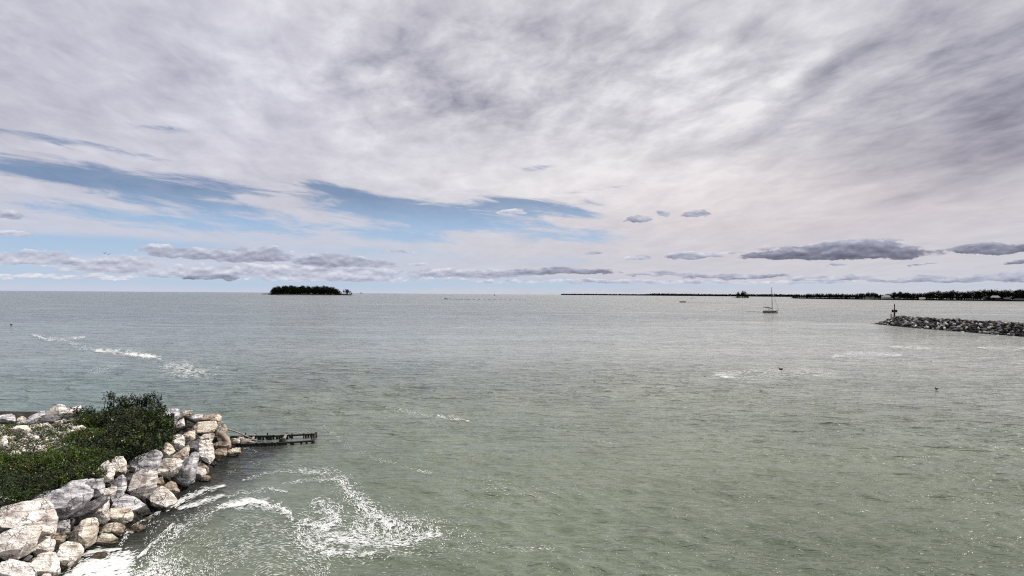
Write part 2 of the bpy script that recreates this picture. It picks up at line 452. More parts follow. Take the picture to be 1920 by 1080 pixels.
def hit_land(X, Y, lo=22.0, hi=58.0):
    d = ray(X, Y); t = np.linspace(lo, hi, 900)
    px = CAM.x + d.x * t; py = CAM.y + d.y * t; pz = CAM.z + d.z * t
    g = np.maximum(land_h(px, py), 0.0)
    k = np.nonzero(pz <= g)[0]
    i = k[0] if len(k) and g[k[0]] > 0 else (k[0] if Y > 800 and len(k) else int(np.argmin(pz - land_h(px, py).clip(0, 9) * 1.6)))
    if px[i] < -16 and t[i] > 50 and Y < 800:           # just over the brow: keep it on the crest
        i = int(np.argmin(np.abs(pz - 2.9) + (land_h(px, py) < 1.2) * 5))
    return Vector((px[i], py[i], pz[i]))

# ------------------------------------------------------------------ water
wl = np.concatenate([np.geomspace(0.42, 1.3, 26), np.geomspace(1.3, 3.6, 22), np.geomspace(3.8, 9, 8)])
wth = R(-100) + RNG.normal(0, R(34), len(wl))            # travel direction
wph = RNG.uniform(0, 2 * math.pi, len(wl))
wst = np.where(wl < 1.3, 0.048, np.where(wl < 3.7, 0.040, 0.016))
def shelter(x, y):
    s = -poly_sd(np.stack([np.ravel(x), np.ravel(y)], 1), LAND)
    return np.clip(0.30 + s / 22.0, 0.3, 1.0).reshape(np.shape(x))
def wave_h(x, y, dr=None):
    h = np.zeros_like(x)
    mod1 = 0.75 + 0.35 * np.sin(x * .11 + 1.3 * np.sin(y * .043)) * np.sin(y * .083 + 1.1 * np.sin(x * .05))
    for L, th, ph, st in zip(wl, wth, wph, wst):
        k = 2 * math.pi / L
        p = k * (x * math.cos(th) + y * math.sin(th)) + ph + 0.9 * np.sin(x * k * .13 + ph * 3) + 0.9 * np.sin(y * k * .11 + ph * 5)
        w = np.sin(p); w = w - 0.18 * np.cos(2 * p)
        a = st * L / (2 * math.pi)
        if dr is not None: a = a * np.clip((L / dr - 2.2) / 2.2, 0, 1)
        h += a * w
    return h * mod1
def build_water():
    H = CAM.z
    rows = np.concatenate([np.linspace(700, 4.0, 660), np.geomspace(3.9, 0.75, 26)])   # pixels below the level line
    r = H * F / rows
    r = np.concatenate([[1.0, 6.0, 12.0, 16.0], r])
    a = np.concatenate([np.linspace(-180, -46, 36, endpoint=False), np.linspace(-46, -39, 20, endpoint=False),
                        np.linspace(-39, 39, 1130, endpoint=False), np.linspace(39, 46, 20, endpoint=False), np.linspace(46, 180, 36, endpoint=False)])
    A, RR = np.meshgrid(R(1) * a, r)
    X, Y = np.sin(A) * RR, np.cos(A) * RR
    dr = np.gradient(r)[:, None] * np.ones_like(A)
    dense = ((a > -45.5) & (a < 45.5))[None, :] * (RR > 17)
    Z = np.zeros_like(X)
    m = dense & (RR < 700)
    Z[m] = wave_h(X[m], Y[m], dr[m])
    near = m & (X < 8) & (RR < 90)
    Z[near] *= shelter(X[near], Y[near])
    Z += -(RR ** 2) / (2 * EARTH)
    nr, na = X.shape
    verts = np.stack([X.ravel(), Y.ravel(), Z.ravel()], 1)
    i = np.arange(nr - 1)[:, None]; j = np.arange(na)[None, :]; j2 = (j + 1) % na
    f = np.stack([i * na + j, i * na + j2, (i + 1) * na + j2, (i + 1) * na + j], -1).reshape(-1, 4)
    verts = np.vstack([verts, [[0, 0, 0]]]); c = len(verts) - 1
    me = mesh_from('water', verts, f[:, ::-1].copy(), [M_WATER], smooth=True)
    o = link('water', me); tag(o, kind='structure'); return o
def water_mat():
    m, nt, b = new_mat('lake_water')
    g = nt.nodes.new('ShaderNodeNewGeometry'); P = E(nt, g.outputs['Position'])
    sp = nt.nodes.new('ShaderNodeSeparateXYZ'); nt.links.new(P.s, sp.inputs[0])
    X, Y = E(nt, sp.outputs[0]), E(nt, sp.outputs[1])
    dist = (X * X + Y * Y).f('SQRT')
    # silt and depth colour; farther off, sky brightness is painted in as well
    n1 = noise(nt, stretch(nt, P, .018, .012, 0), 1, 3, .55, .6); n2 = noise(nt, stretch(nt, P, .10, .045, 0), 1, 4, .6, .5)
    c = ramp(nt, (n1 * .6 + n2 * .4).step(.36, .62), [(0, WC[0]), (.5, WC[1]), (1, WC[2])])
    left = (X + Y * .35).step(8, -22) * dist.step(26, 60)
    c = mixc(nt, left * .75, c, WC[3])
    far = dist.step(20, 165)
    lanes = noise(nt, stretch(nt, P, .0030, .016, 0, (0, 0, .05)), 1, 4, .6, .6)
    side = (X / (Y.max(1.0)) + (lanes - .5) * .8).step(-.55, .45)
    c = mixc(nt, far, c, mixc(nt, side, WC[4], WC[5]))  # paler far off and to the right: reflected sky put into the base colour
    # clear dark water close to the boulders, their dark reflections painted in too
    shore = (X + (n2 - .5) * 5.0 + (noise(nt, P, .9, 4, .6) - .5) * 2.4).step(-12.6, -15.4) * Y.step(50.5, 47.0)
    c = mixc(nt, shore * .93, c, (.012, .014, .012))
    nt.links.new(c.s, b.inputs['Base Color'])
    b.inputs['IOR'].default_value = 1.333; b.inputs['Specular IOR Level'].default_value = 0.5
    # slicks and ruffled lanes
    s1 = noise(nt, stretch(nt, P, .006, .022, 0, (0, 0, .12)), 1, 4, .6, .9)
    s2 = noise(nt, stretch(nt, P, .04, .15, 0, (0, 0, -.1)), 1, 4, .6, .8)
    ruff = (s1 * .6 + s2 * .4).step(.36, .64)
    nt.links.new(dist.step(30, 900, .12, .20).s, b.inputs['Roughness'])
    # ripples at several sizes; the small ones fade out far off
    def rip(sx, sy, rot, det, off):
        n = noise(nt, stretch(nt, P, sx, sy, 1, (0, 0, rot)), 1.0, det, .62, .5)
        r = ((n - .5).f('ABSOLUTE') * -2.4).f('EXPONENT')
        return n * .5 + r * .5
    w1 = rip(1.2, 3.2, .12, 2.5, 0); w2 = rip(.26, .85, -.08, 3, 1); w3 = rip(.045, .19, .05, 4, 2); w4 = rip(.006, .028, -.04, 5, 3)
    k1 = dist.step(60, 260, 1.0, .0) * ruff.madd(.6, .5)
    k2 = dist.step(22, 100, .0, 1.0) * dist.step(300, 900, 1.0, .1) * ruff.madd(.6, .5)
    k3 = dist.step(110, 350, .0, 1.0) * ruff.madd(.6, .5)
    k4 = dist.step(300, 900, .0, 1.0)
    h = w1 * k1 * .26 + w2 * k2 * 3.0 + w3 * k3 * 12.0 + w4 * k4 * 34.0
    bump(nt, h, b, 1.0, 1.0)
    return m
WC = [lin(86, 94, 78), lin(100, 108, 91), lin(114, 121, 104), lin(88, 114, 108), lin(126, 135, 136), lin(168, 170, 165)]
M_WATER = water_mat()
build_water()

# ------------------------------------------------------------------ land under the boulders
def build_land():
    xs = np.concatenate([np.arange(-140, -44, 4.0), np.arange(-44, -13.9, 0.25)])
    ys = np.concatenate([np.arange(-60, 18, 4.0), np.arange(18, 56, 0.25)])
    X, Y = np.meshgrid(xs, ys)
    h = land_h(X.ravel(), Y.ravel()).reshape(X.shape)
    Z = np.where(h > 0, h - 0.55, h - 0.55)
    for idx in np.ndindex(X.shape):
        Z[idx] += 0.12 * mnoise.noise(Vector((X[idx] * 1.1, Y[idx] * 1.1, 3)))
    s = poly_sd(np.stack([X.ravel(), Y.ravel()], 1), LAND).reshape(X.shape)
    Z += np.clip((s - 2.4) / 1.2, 0, 1) * 0.45
    Z = np.maximum(Z, -1.6)
    nr, nc = X.shape
    i = np.arange(nr - 1)[:, None]; j = np.arange(nc - 1)[None, :]
    f = np.stack([i * nc + j, i * nc + j + 1, (i + 1) * nc + j + 1, (i + 1) * nc + j], -1).reshape(-1, 4)
    m, nt, b = new_mat('dark_soil')
    v = obj_vec(nt, False)
    n = noise(nt, v, 3.0, 6, .7)
    nt.links.new(ramp(nt, n.step(.35, .65), [(0, (.006, .006, .004)), (.6, (.018, .016, .011)), (1, (.05, .045, .035))]).s, b.inputs['Base Color'])
    b.inputs['Roughness'].default_value = .9
    bump(nt, n, b, .8, .1)
    me = mesh_from('shore_ground', np.stack([X.ravel(), Y.ravel(), Z.ravel()], 1), f, [m], smooth=True)
    tag(link('shore_ground', me), kind='structure')
build_land()

# ------------------------------------------------------------------ boulders
def rock_mesh(name, pts, mat, rng, cuts=3, rough=0.06, size=1.0, bed=0.0):
    bm = bmesh.new()
    for p in pts: bm.verts.new(p)
    r = bmesh.ops.convex_hull(bm, input=bm.verts[:])
    kill = list({v for v in r['geom_interior'] + r['geom_unused'] if isinstance(v, bmesh.types.BMVert)})
    bmesh.ops.delete(bm, geom=kill, context='VERTS')
    for v in [v for v in bm.verts if not v.link_faces]: bm.verts.remove(v)
    for _ in range(4):                                  # fracture faces
        n = Vector((rng.gauss(0, 1), -abs(rng.gauss(0, .8)) - .2, rng.gauss(.2, .8))).normalized()
        sup = max(v.co.dot(n) for v in bm.verts); inf = min(v.co.dot(n) for v in bm.verts)
        g = bmesh.ops.bisect_plane(bm, geom=bm.verts[:] + bm.edges[:] + bm.faces[:], plane_co=n * (sup - (sup - inf) * rng.uniform(.02, .075)), plane_no=n, clear_outer=True)
        ed = [e for e in bm.edges if len(e.link_faces) == 1]
        if ed: bmesh.ops.holes_fill(bm, edges=ed)
    bmesh.ops.recalc_face_normals(bm, faces=bm.faces[:])
    bmesh.ops.dissolve_limit(bm, angle_limit=R(9), verts=bm.verts[:], edges=bm.edges[:])
    try: bmesh.ops.bevel(bm, geom=bm.edges[:], offset=0.014 * size, segments=1, affect='EDGES', clamp_overlap=True)
    except Exception: pass
    bmesh.ops.triangulate(bm, faces=bm.faces[:])
    lim = size / (3.0 * cuts)
    for _ in range(5):
        long_ = [e for e in bm.edges if e.calc_length() > lim]
        if not long_ or len(bm.faces) > 2400: break
        bmesh.ops.subdivide_edges(bm, edges=long_, cuts=1, use_grid_fill=False)
        bmesh.ops.triangulate(bm, faces=[f for f in bm.faces if len(f.verts) > 3])
    bm.normal_update()
    off = Vector((rng.uniform(-50, 50), rng.uniform(-50, 50), rng.uniform(-50, 50)))
    ax = Vector((rng.uniform(-.35, .35), rng.uniform(-.3, .3), 1)).normalized()
    nrm = [(v, v.normal.copy()) for v in bm.verts]
    for v, nn in nrm:
        p = v.co / size
        a = mnoise.noise(p * 2.3 + off) * 1.2
        b_ = 1 - abs(mnoise.noise(p * 4.0 + off * 2)) * 2.4
        c = mnoise.noise(p * 9.0 + off * 3) * 0.45
        t = (p.dot(ax) * 4.2 + mnoise.noise(p * 1.5 + off)) % 1.0
        ledge = (t if t < .8 else (1 - t) * 4) - .5
        v.co += nn * size * rough * (a * .5 + 0.45 * b_ + c * 1.3 + bed * 1.1 * ledge)
    bm.normal_update()
    for e in bm.edges:
        e.smooth = len(e.link_faces) == 2 and e.calc_face_angle(0) < R(16)
    for f in bm.faces: f.smooth = True
    me = bpy.data.meshes.new(name); bm.to_mesh(me); bm.free(); me.materials.append(mat)
    return me

def boulder(org, poly, kind, label, dz=0.0, depth=None, thick=0.85, bed=0.6, name='boulder', group=None, push=0.0, lit=0.30):
    ox, oy, k = org
    P = [(ox + a / k, oy + b / k) for a, b in poly]
    cx = sum(p[0] for p in P) / len(P); cy = sum(p[1] for p in P) / len(P)
    w = max(p[0] for p in P) - min(p[0] for p in P); h = max(p[1] for p in P) - min(p[1] for p in P)
    rng = random.Random(int(cx * 31 + cy * 17))
    if depth is None:
        yb = max(p[1] for p in P); depth = hit_land(cx, min(cy * .45 + yb * .55, 1150)).y
    depth += push
    s = depth / F
    size = 0.5 * (w + h) * s
    T = thick * size * 0.5 * (1.0 + 0.5 * min(w, h) / max(w, h))
    c3 = at_depth(cx, cy, depth)
    pts = []
    ya, yb = min(p[1] for p in P), max(p[1] for p in P)
    hh = (yb - ya) * s
    W2 = w * s * .5
    for X, Y in P:
        t = (yb - Y) / (yb - ya)                        # 0 at the foot, 1 at the crown
        q = at_depth(X, Y, depth) - c3
        q.y = T * (-.22 + .50 * t + rng.uniform(-.14, .14))
        pts.append(q)
    def crown(u):                                       # height of the traced outline's top at u in -1..1
        best = -1e9
        for i in range(len(P)):
            (x0, y0), (x1, y1) = P[i], P[(i + 1) % len(P)]
            xx = cx + u * w * .5
            if (x0 - xx) * (x1 - xx) <= 0 and x0 != x1:
                yy = y0 + (y1 - y0) * (xx - x0) / (x1 - x0); best = max(best, cy - yy)
        return (best if best > -1e8 else h * .3) * s
    us = [rng.uniform(-.72, -.5), rng.uniform(.5, .72)] + ([rng.uniform(-.15, .15)] if rng.random() < .5 else [])
    for u in us:                                        # brow: one sloping top above it, one steep front below
        pts.append(Vector((u * W2, -T * rng.uniform(.5, .62), crown(u) - hh * lit * rng.uniform(1.2, 1.6))))
    for u in (rng.uniform(-.5, -.3), rng.uniform(.3, .5)):
        pts.append(Vector((u * W2, -T * rng.uniform(.42, .52), -hh * rng.uniform(.30, .38))))
        pts.append(Vector((u * W2, T * rng.uniform(.5, .65), crown(u) * .6)))
        pts.append(Vector((u * W2, T * .5, -hh * .4)))
    big = w + h > 60
    me = rock_mesh(name, pts, MATS[kind], rng, cuts=4 if big else 3, rough=.030 if big else .034, size=size, bed=bed)
    o = link(name, me, loc=c3)
    return tag(o, label, 'boulder', group)

Z1, Z2, Z3, Z4, Z5 = (0, 720, 6), (0, 900, 6), (160, 800, 6), (280, 740, 6), (0, 860, 8)
ROCKS = [
 # far left crest
 (Z1, [(205,440),(340,360),(470,300),(515,325),(430,420),(350,460),(240,455)], 'g', 'grey slab leaning against the cream boulder at the far left shore', {}),
 (Z1, [(495,335),(590,262),(640,226),(720,240),(760,300),(655,365),(550,370)], 'c', 'cream peaked boulder at the far shore edge, left of its joined cream neighbour', {}),
 (Z1, [(655,350),(700,290),(800,255),(890,245),(945,310),(870,362),(760,368)], 'p', 'pinkish low boulder at the far shore edge touching the dark bush', {}),
 (Z1, [(-60,370),(10,350),(100,338),(180,372),(195,410),(120,445),(20,425),(-50,420)], 'g', 'grey rounded boulder cut by the left picture edge above the weeds', {}),
 (Z1, [(185,385),(240,362),(295,388),(280,430),(205,445)], 't', 'small tan boulder wedged between grey boulders on the far left shore', {}),
 (Z1, [(120,520),(160,475),(280,468),(340,512),(335,562),(200,585),(125,568)], 't', 'flat tan boulder lying among the cobbles inland', {'lit': .1}),
 (Z1, [(605,420),(700,402),(718,448),(630,466)], 'p', 'small pinkish stone below the peaked cream boulder in the weeds', {'lit': .1}),
 (Z1, [(742,550),(820,512),(828,572),(770,584)], 'c', 'small cream stone beside the left edge of the dark bush', {'lit': .1}),
 (Z1, [(-30,640),(40,600),(90,660),(60,760),(-30,780)], 'c', 'cream stone at the left picture edge among cobbles', {'lit': .1}),
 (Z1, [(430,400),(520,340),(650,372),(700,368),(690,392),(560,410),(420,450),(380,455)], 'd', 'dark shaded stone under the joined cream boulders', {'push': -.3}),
 # tip of the shore
 (Z4, [(150,200),(200,163),(330,158),(340,240),(290,350),(230,340),(180,290)], 'g', 'square grey block standing behind the bush by the dark post', {}),
 (Z4, [(345,245),(380,182),(480,170),(487,212),(440,262),(355,268)], 't', 'tan rounded boulder topmost on the tip, behind the upright beam', {}),
 (Z4, [(290,355),(330,290),(385,262),(405,352),(340,372)], 'p', 'pink stone between the two dark posts', {}),
 (Z4, [(458,265),(500,225),(600,222),(600,262),(525,298)], 'p', 'pale pink boulder at the back of the tip', {'push': .4}),
 (Z4, [(530,292),(565,240),(700,225),(740,222),(740,300),(640,330),(540,330)], 'b', 'brown shaded boulder behind the top of the tip pile', {'push': .2}),
 (Z4, [(715,232),(770,220),(808,250),(810,290),(775,345),(735,300)], 't', 'small tan boulder crowning the right of the tip pile', {'depth': 45.9}),
 (Z4, [(515,370),(530,312),(620,300),(745,300),(762,350),(735,410),(620,432),(520,452)], 't', 'broad tan boulder in the middle of the tip pile', {'lit': .5}),
 (Z4, [(455,400),(500,325),(540,330),(520,450),(500,470)], 'b', 'narrow brown stone left of the broad tan boulder', {}),
 (Z4, [(758,400),(795,308),(850,340),(888,390),(862,440),(800,462),(740,430)], 't', 'tan boulder on the right side of the tip above the bent driftwood', {}),
 (Z4, [(540,490),(590,450),(720,430),(740,450),(712,530),(600,520)], 't', 'smooth tan boulder with one flat top below the tip pile', {}),
 (Z4, [(710,560),(760,535),(860,530),(905,560),(880,600),(730,608)], 'b', 'flat brown stone inside the bend of the driftwood', {}),
 (Z4, [(728,630),(770,608),(860,608),(880,660),(860,712),(770,722)], 'b', 'squat brown boulder with a pale end at the waterline near the pier', {}),
 (Z4, [(862,640),(930,605),(1015,598),(1035,650),(960,690),(880,700)], 't', 'low tan boulder reaching furthest out from the tip', {}),
 (Z4, [(550,520),(640,505),(700,560),(725,640),(748,705),(690,738),(600,730),(570,680),(560,600)], 'c', 'pale rounded boulder with a dark hollow near the water', {'lit': .5}),
 (Z4, [(395,540),(530,520),(555,570),(560,660),(470,660),(420,600)], 'd', 'dark grey boulder under the tan one, in the second row', {}),
 (Z4, [(345,470),(430,410),(500,408),(525,490),(480,535),(400,545),(380,490)], 't', 'tan boulder with a pale crown beside the pinkish block', {}),
 (Z4, [(222,480),(300,455),(360,455),(400,500),(402,580),(340,612),(290,605),(250,550)], 'p', 'pinkish block next to the right edge of the bush', {}),
 (Z4, [(130,650),(160,560),(190,530),(240,570),(298,635),(240,690),(200,720),(140,712)], 't', 'fractured tan boulder right under the bush', {}),
 # middle pile
 (Z3, [(950,350),(1040,280),(1140,215),(1172,250),(1160,312),(1090,400),(1030,372)], 't', 'golden tan wedge between cream and grey boulders', {}),
 (Z3, [(465,440),(510,362),(660,338),(760,262),(830,290),(862,330),(845,400),(810,505),(770,500),(600,492),(500,525),(465,545)], 'g', 'grey long boulder with a knobby right end under the bush', {'lit': .40}),
 (Z3, [(805,450),(860,370),(960,358),(1040,372),(1085,400),(1040,480),(960,582),(870,572),(812,542)], 'c', 'cream topped boulder with a dark front in the middle pile', {'lit': .38}),
 (Z3, [(985,590),(1000,520),(1090,400),(1170,310),(1212,288),(1252,310),(1258,400),(1242,560),(1180,640),(1115,678),(1040,640)], 'g', 'tall leaning grey boulder standing at the waterline', {'push': -.3}),
 (Z3, [(1235,450),(1290,455),(1350,482),(1365,522),(1300,572),(1245,600)], 'p', 'pale stone behind the tall leaning grey boulder', {}),
 (Z3, [(1280,590),(1330,540),(1400,560),(1418,600),(1380,638),(1290,622)], 'b', 'small brown stone in the water below the tip', {}),
 (Z3, [(1248,410),(1320,420),(1392,490),(1392,530),(1330,480)], 'b', 'thin brown stone above the pale stone by the water', {}),
 (Z3, [(480,620),(500,570),(590,500),(700,486),(768,492),(806,560),(802,680),(732,772),(640,828),(520,782),(482,700)], 'p', 'large pinkish grey boulder with a flat face in the middle of the shore', {'push': -.2}),
 (Z3, [(725,750),(800,700),(850,678),(900,700),(970,790),(1060,845),(940,912),(850,905),(735,885)], 'c', 'wedge boulder with a grey and a cream face touching white foam', {'push': -.2}),
 (Z3, [(885,650),(960,612),(1000,630),(1082,728),(960,748),(905,712)], 'b', 'rusty brown boulder low between two large ones', {}),
 (Z3, [(800,580),(860,568),(890,650),(820,692),(795,650)], 'b', 'narrow orange brown stone beside the large pinkish grey boulder', {'push': .3}),
 (Z3, [(135,450),(230,388),(290,430),(328,500),(322,592),(240,648),(205,642),(185,560),(130,530)], 'c', 'cream upright boulder at the bush edge, left of a similar one', {}),
 (Z3, [(262,402),(340,334),(402,342),(455,410),(472,480),(456,532),(335,552),(322,480)], 'c', 'cream boulder with a green twig growing over it', {}),
 (Z3, [(235,680),(300,610),(402,543),(442,590),(466,680),(442,752),(350,742),(290,700)], 'g', 'grey boulder with a white vein below the cream pair', {}),
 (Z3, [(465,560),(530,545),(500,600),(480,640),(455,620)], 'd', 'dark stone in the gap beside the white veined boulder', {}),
 # left pile
 (Z2, [(660,105),(700,45),(800,15),(880,5),(960,-5),(960,62),(760,90)], 'g', 'layered pale slab at the edge of the green cover', {}),
 (Z2, [(930,10),(1000,-10),(1150,-12),(1175,100),(1165,172),(1060,200),(960,150)], 'g', 'steep grey slab with fine layers under the cream upright boulder', {}),
 (Z2, [(345,215),(400,178),(600,145),(760,90),(960,60),(1040,108),(1062,190),(960,290),(840,345),(660,450),(640,430),(560,340),(440,245),(350,240)], 'g', 'huge elongated grey slab beside the green cover', {'bed': 1.3, 'lit': .34}),
 (Z2, [(690,440),(860,350),(1000,260),(1160,170),(1212,205),(1130,240),(920,360),(830,438),(750,445)], 'd', 'thin dark slab beneath the huge grey slab', {}),
 (Z2, [(-60,320),(60,300),(200,292),(360,243),(440,245),(600,370),(645,440),(650,590),(560,612),(400,622),(100,625),(-60,620)], 'p', 'biggest slab with a white top and dark front at the left edge', {'lit': .30, 'bed': .9, 'thick': 1.1}),
 (Z2, [(905,372),(1040,290),(1130,230),(1192,208),(1225,300),(1242,440),(1180,482),(1100,470),(1020,422),(925,397)], 'p', 'white sloping boulder with dark specks amid the left pile', {'push': -.2}),
 (Z2, [(1168,100),(1300,82),(1312,110),(1250,182),(1215,205),(1165,165)], 'c', 'small pale stone wedged under the grey veined boulder', {}),
 (Z2, [(1215,205),(1260,175),(1340,150),(1420,165),(1500,220),(1645,285),(1600,322),(1510,348),(1400,342),(1240,302)], 'g', 'long pointed grey boulder with a white ridge', {}),
 (Z2, [(1225,325),(1330,318),(1460,343),(1508,390),(1492,450),(1392,502),(1240,482),(1218,440)], 't', 'squat tan boulder below the long pointed one', {}),
 (Z2, [(765,640),(800,600),(880,540),(900,470),(1010,423),(1062,460),(1108,530),(1082,600),(1010,700),(935,785),(880,740),(760,700)], 't', 'tan leaning boulder in the middle of the left pile', {'push': -.1}),
 (Z2, [(650,460),(780,448),(802,575),(700,600),(640,606),(640,500)], 'g', 'grey block under the right end of the biggest slab', {}),
 (Z2, [(540,632),(600,603),(712,600),(752,640),(732,692),(640,722),(560,680)], 'b', 'rounded brown stone below the grey block', {}),
 (Z2, [(-60,625),(90,560),(240,513),(300,508),(345,523),(392,508),(418,550),(402,640),(382,720),(330,792),(180,892),(60,925),(-60,945)], 'c', 'big cream boulder at the left edge below the biggest slab', {'push': -.2}),
 (Z2, [(388,680),(420,645),(500,648),(620,690),(612,782),(580,832),(400,852),(384,760)], 'p', 'white squarish boulder right of the big cream one', {}),
 (Z2, [(400,622),(520,640),(632,682),(642,712),(600,690),(420,652)], 't', 'thin tan slab above the white squarish boulder', {'push': .2}),
 (Z2, [(645,745),(700,715),(830,712),(935,790),(882,882),(800,952),(730,1032),(692,1022),(680,900),(640,842)], 'c', 'cream boulder with a rounded front at the foam', {'push': -.2}),
 (Z2, [(280,960),(400,852),(500,838),(592,840),(662,930),(702,1042),(640,1090),(440,1120),(400,1015),(300,1005)], 'c', 'cream boulder at the bottom edge left of the foam', {'push': -.2}),
 (Z2, [(-60,960),(80,903),(180,930),(260,980),(402,982),(440,1090),(420,1150),(-60,1150)], 'p', 'pinkish boulder in the bottom left corner', {'push': -.3}),
 (Z2, [(1100,580),(1160,510),(1280,478),(1402,520),(1402,582),(1360,612),(1250,602),(1120,602)], 't', 'tan boulder at the waterline below the squat tan one', {}),
 (Z2, [(1055,700),(1100,630),(1130,610),(1240,613),(1332,660),(1338,692),(1230,725),(1080,735)], 't', 'wet tan boulder split by a crack, lapped by water', {}),
 (Z2, [(1400,600),(1430,542),(1520,498),(1592,503),(1645,545),(1560,592)], 'b', 'low brown stone standing alone in dark water', {}),
 (Z2, [(1570,460),(1640,425),(1692,406),(1715,425),(1650,458)], 't', 'smallest tan stone breaking the water surface', {}),
 (Z2, [(1000,882),(1070,820),(1180,808),(1220,845),(1100,892),(1020,915)], 'b', 'flat wet brown stone washed by the white foam', {}),
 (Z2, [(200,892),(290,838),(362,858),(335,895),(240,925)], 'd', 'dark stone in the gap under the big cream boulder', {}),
 (Z2, [(440,1095),(490,1045),(560,1058),(585,1100),(520,1130)], 'p', 'small pinkish stone at the very bottom of the pile', {'push': -.5}),
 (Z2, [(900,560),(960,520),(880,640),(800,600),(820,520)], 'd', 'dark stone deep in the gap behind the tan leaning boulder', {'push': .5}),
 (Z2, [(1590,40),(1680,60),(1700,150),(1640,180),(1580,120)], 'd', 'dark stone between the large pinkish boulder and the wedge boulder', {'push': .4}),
]
for org, poly, kind, label, kw in ROCKS: boulder(org, poly, kind, label, **kw)

# rubble packed under and between the boulders, coloured near-black for the gap shade
def small_rocks(n, place, mats, smin, smax, name, kind='stuff', label=None, cat=None, flat=.7, seed=3, mesh_n=10, tris=0):
    """one mesh of many plain angular stones"""
    rng = random.Random(seed); V = []; Fc = []; MI = []
    protos = []
    for k in range(mesh_n):
        bm = bmesh.new()
        for _ in range(13):
            p = Vector((rng.gauss(0, 1), rng.gauss(0, 1), rng.gauss(0, 1))).normalized()
            bm.verts.new(Vector((p.x, p.y * rng.uniform(.7, 1), p.z * flat)) * rng.uniform(.8, 1))
        r = bmesh.ops.convex_hull(bm, input=bm.verts[:])
        for v in [v for v in bm.verts if not v.link_faces]: bm.verts.remove(v)
        bm.verts.index_update(); protos.append(([v.co.copy() for v in bm.verts], [[v.index for v in f.verts] for f in bm.faces])); bm.free()
    for _ in range(n):
        p = place(rng)
        if p is None: continue
        vs, fs = rng.choice(protos); s = rng.uniform(smin, smax) * .5; a = rng.uniform(0, 6.3); ca, sa = math.cos(a), math.sin(a)
        o = len(V); e = rng.uniform(.7, 1.3); mi = rng.randrange(len(mats))
        V += [(p[0] + (v.x * e * ca - v.y * sa) * s, p[1] + (v.x * e * sa + v.y * ca) * s, p[2] + v.z * s) for v in vs]
        Fc += [tuple(i + o for i in f) for f in fs]; MI += [mi] * len(fs)
    me = mesh_from(name, V, Fc, mats, MI)
    return tag(link(name, me), label, cat, kind=kind)
def rub_place(rng):
    while True:
        x, y = rng.uniform(-22, -14.8), rng.uniform(18, 51)
        s = float(poly_sd([(x, y)], LAND)[0])
        if -.6 < s < 2.9: return (x, y, max(float(land_h(x, y)[0]) - .62, -.35))
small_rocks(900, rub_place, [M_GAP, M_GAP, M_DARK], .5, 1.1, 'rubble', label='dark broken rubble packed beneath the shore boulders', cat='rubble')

# ------------------------------------------------------------------ vegetation
def in_poly(X, Y, poly):
    c = False; n = len(poly); j = n - 1
    for i in range(n):
        (a, b), (p, q) = poly[i], poly[j]
        if (b > Y) != (q > Y) and X < (p - a) * (Y - b) / (q - b) + a: c = not c
        j = i
    return c
L_DARK = leaf_mat('dark_leaves', (.010, .015, .008), (.026, .034, .016), .08)
L_MID = leaf_mat('green_leaves', (.020, .036, .007), (.045, .070, .012), .15)
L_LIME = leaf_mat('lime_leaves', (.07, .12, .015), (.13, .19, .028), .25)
L_RUST = leaf_mat('rusty_leaves', (.07, .03, .012), (.13, .07, .02), .2)
L_PALE = leaf_mat('pale_specks', (.45, .48, .38), (.6, .62, .5), .1)  # a few pale specks mixed among the leaves
LEAVES = [L_DARK, L_MID, L_LIME, L_RUST, L_PALE]
M_TWIG = wood_mat('twig', (.03, .022, .015), (.09, .07, .05))
def leaf_faces(centres, sizes, rng, upright=.5, mids=None, fold=.25, wide=.5):
    """pointed folded leaves (two triangles each)"""
    n = len(centres); C = np.asarray(centres, float); S = np.asarray(sizes, float)[:, None]
    N = rng.normal(size=(n, 3)); N[:, 2] = np.abs(N[:, 2]) + upright; N /= np.linalg.norm(N, axis=1, keepdims=True)
    T = rng.normal(size=(n, 3)); T -= N * (T * N).sum(1, keepdims=True); T /= np.linalg.norm(T, axis=1, keepdims=True)
    B = np.cross(N, T)
    a = C - T * S * .5; b = C + T * S * .5
    m1 = C + B * S * wide * .5 - N * S * fold * .3; m2 = C - B * S * wide * .5 - N * S * fold * .3
    V = np.stack([a, m1, b, m2], 1).reshape(-1, 3)
    i = np.arange(n)[:, None] * 4
    Fc = np.concatenate([np.hstack([i, i + 1, i + 2]), np.hstack([i, i + 2, i + 3])], 1).reshape(-1, 3)
    mi = None if mids is None else np.repeat(mids, 2)
    return V, Fc, mi
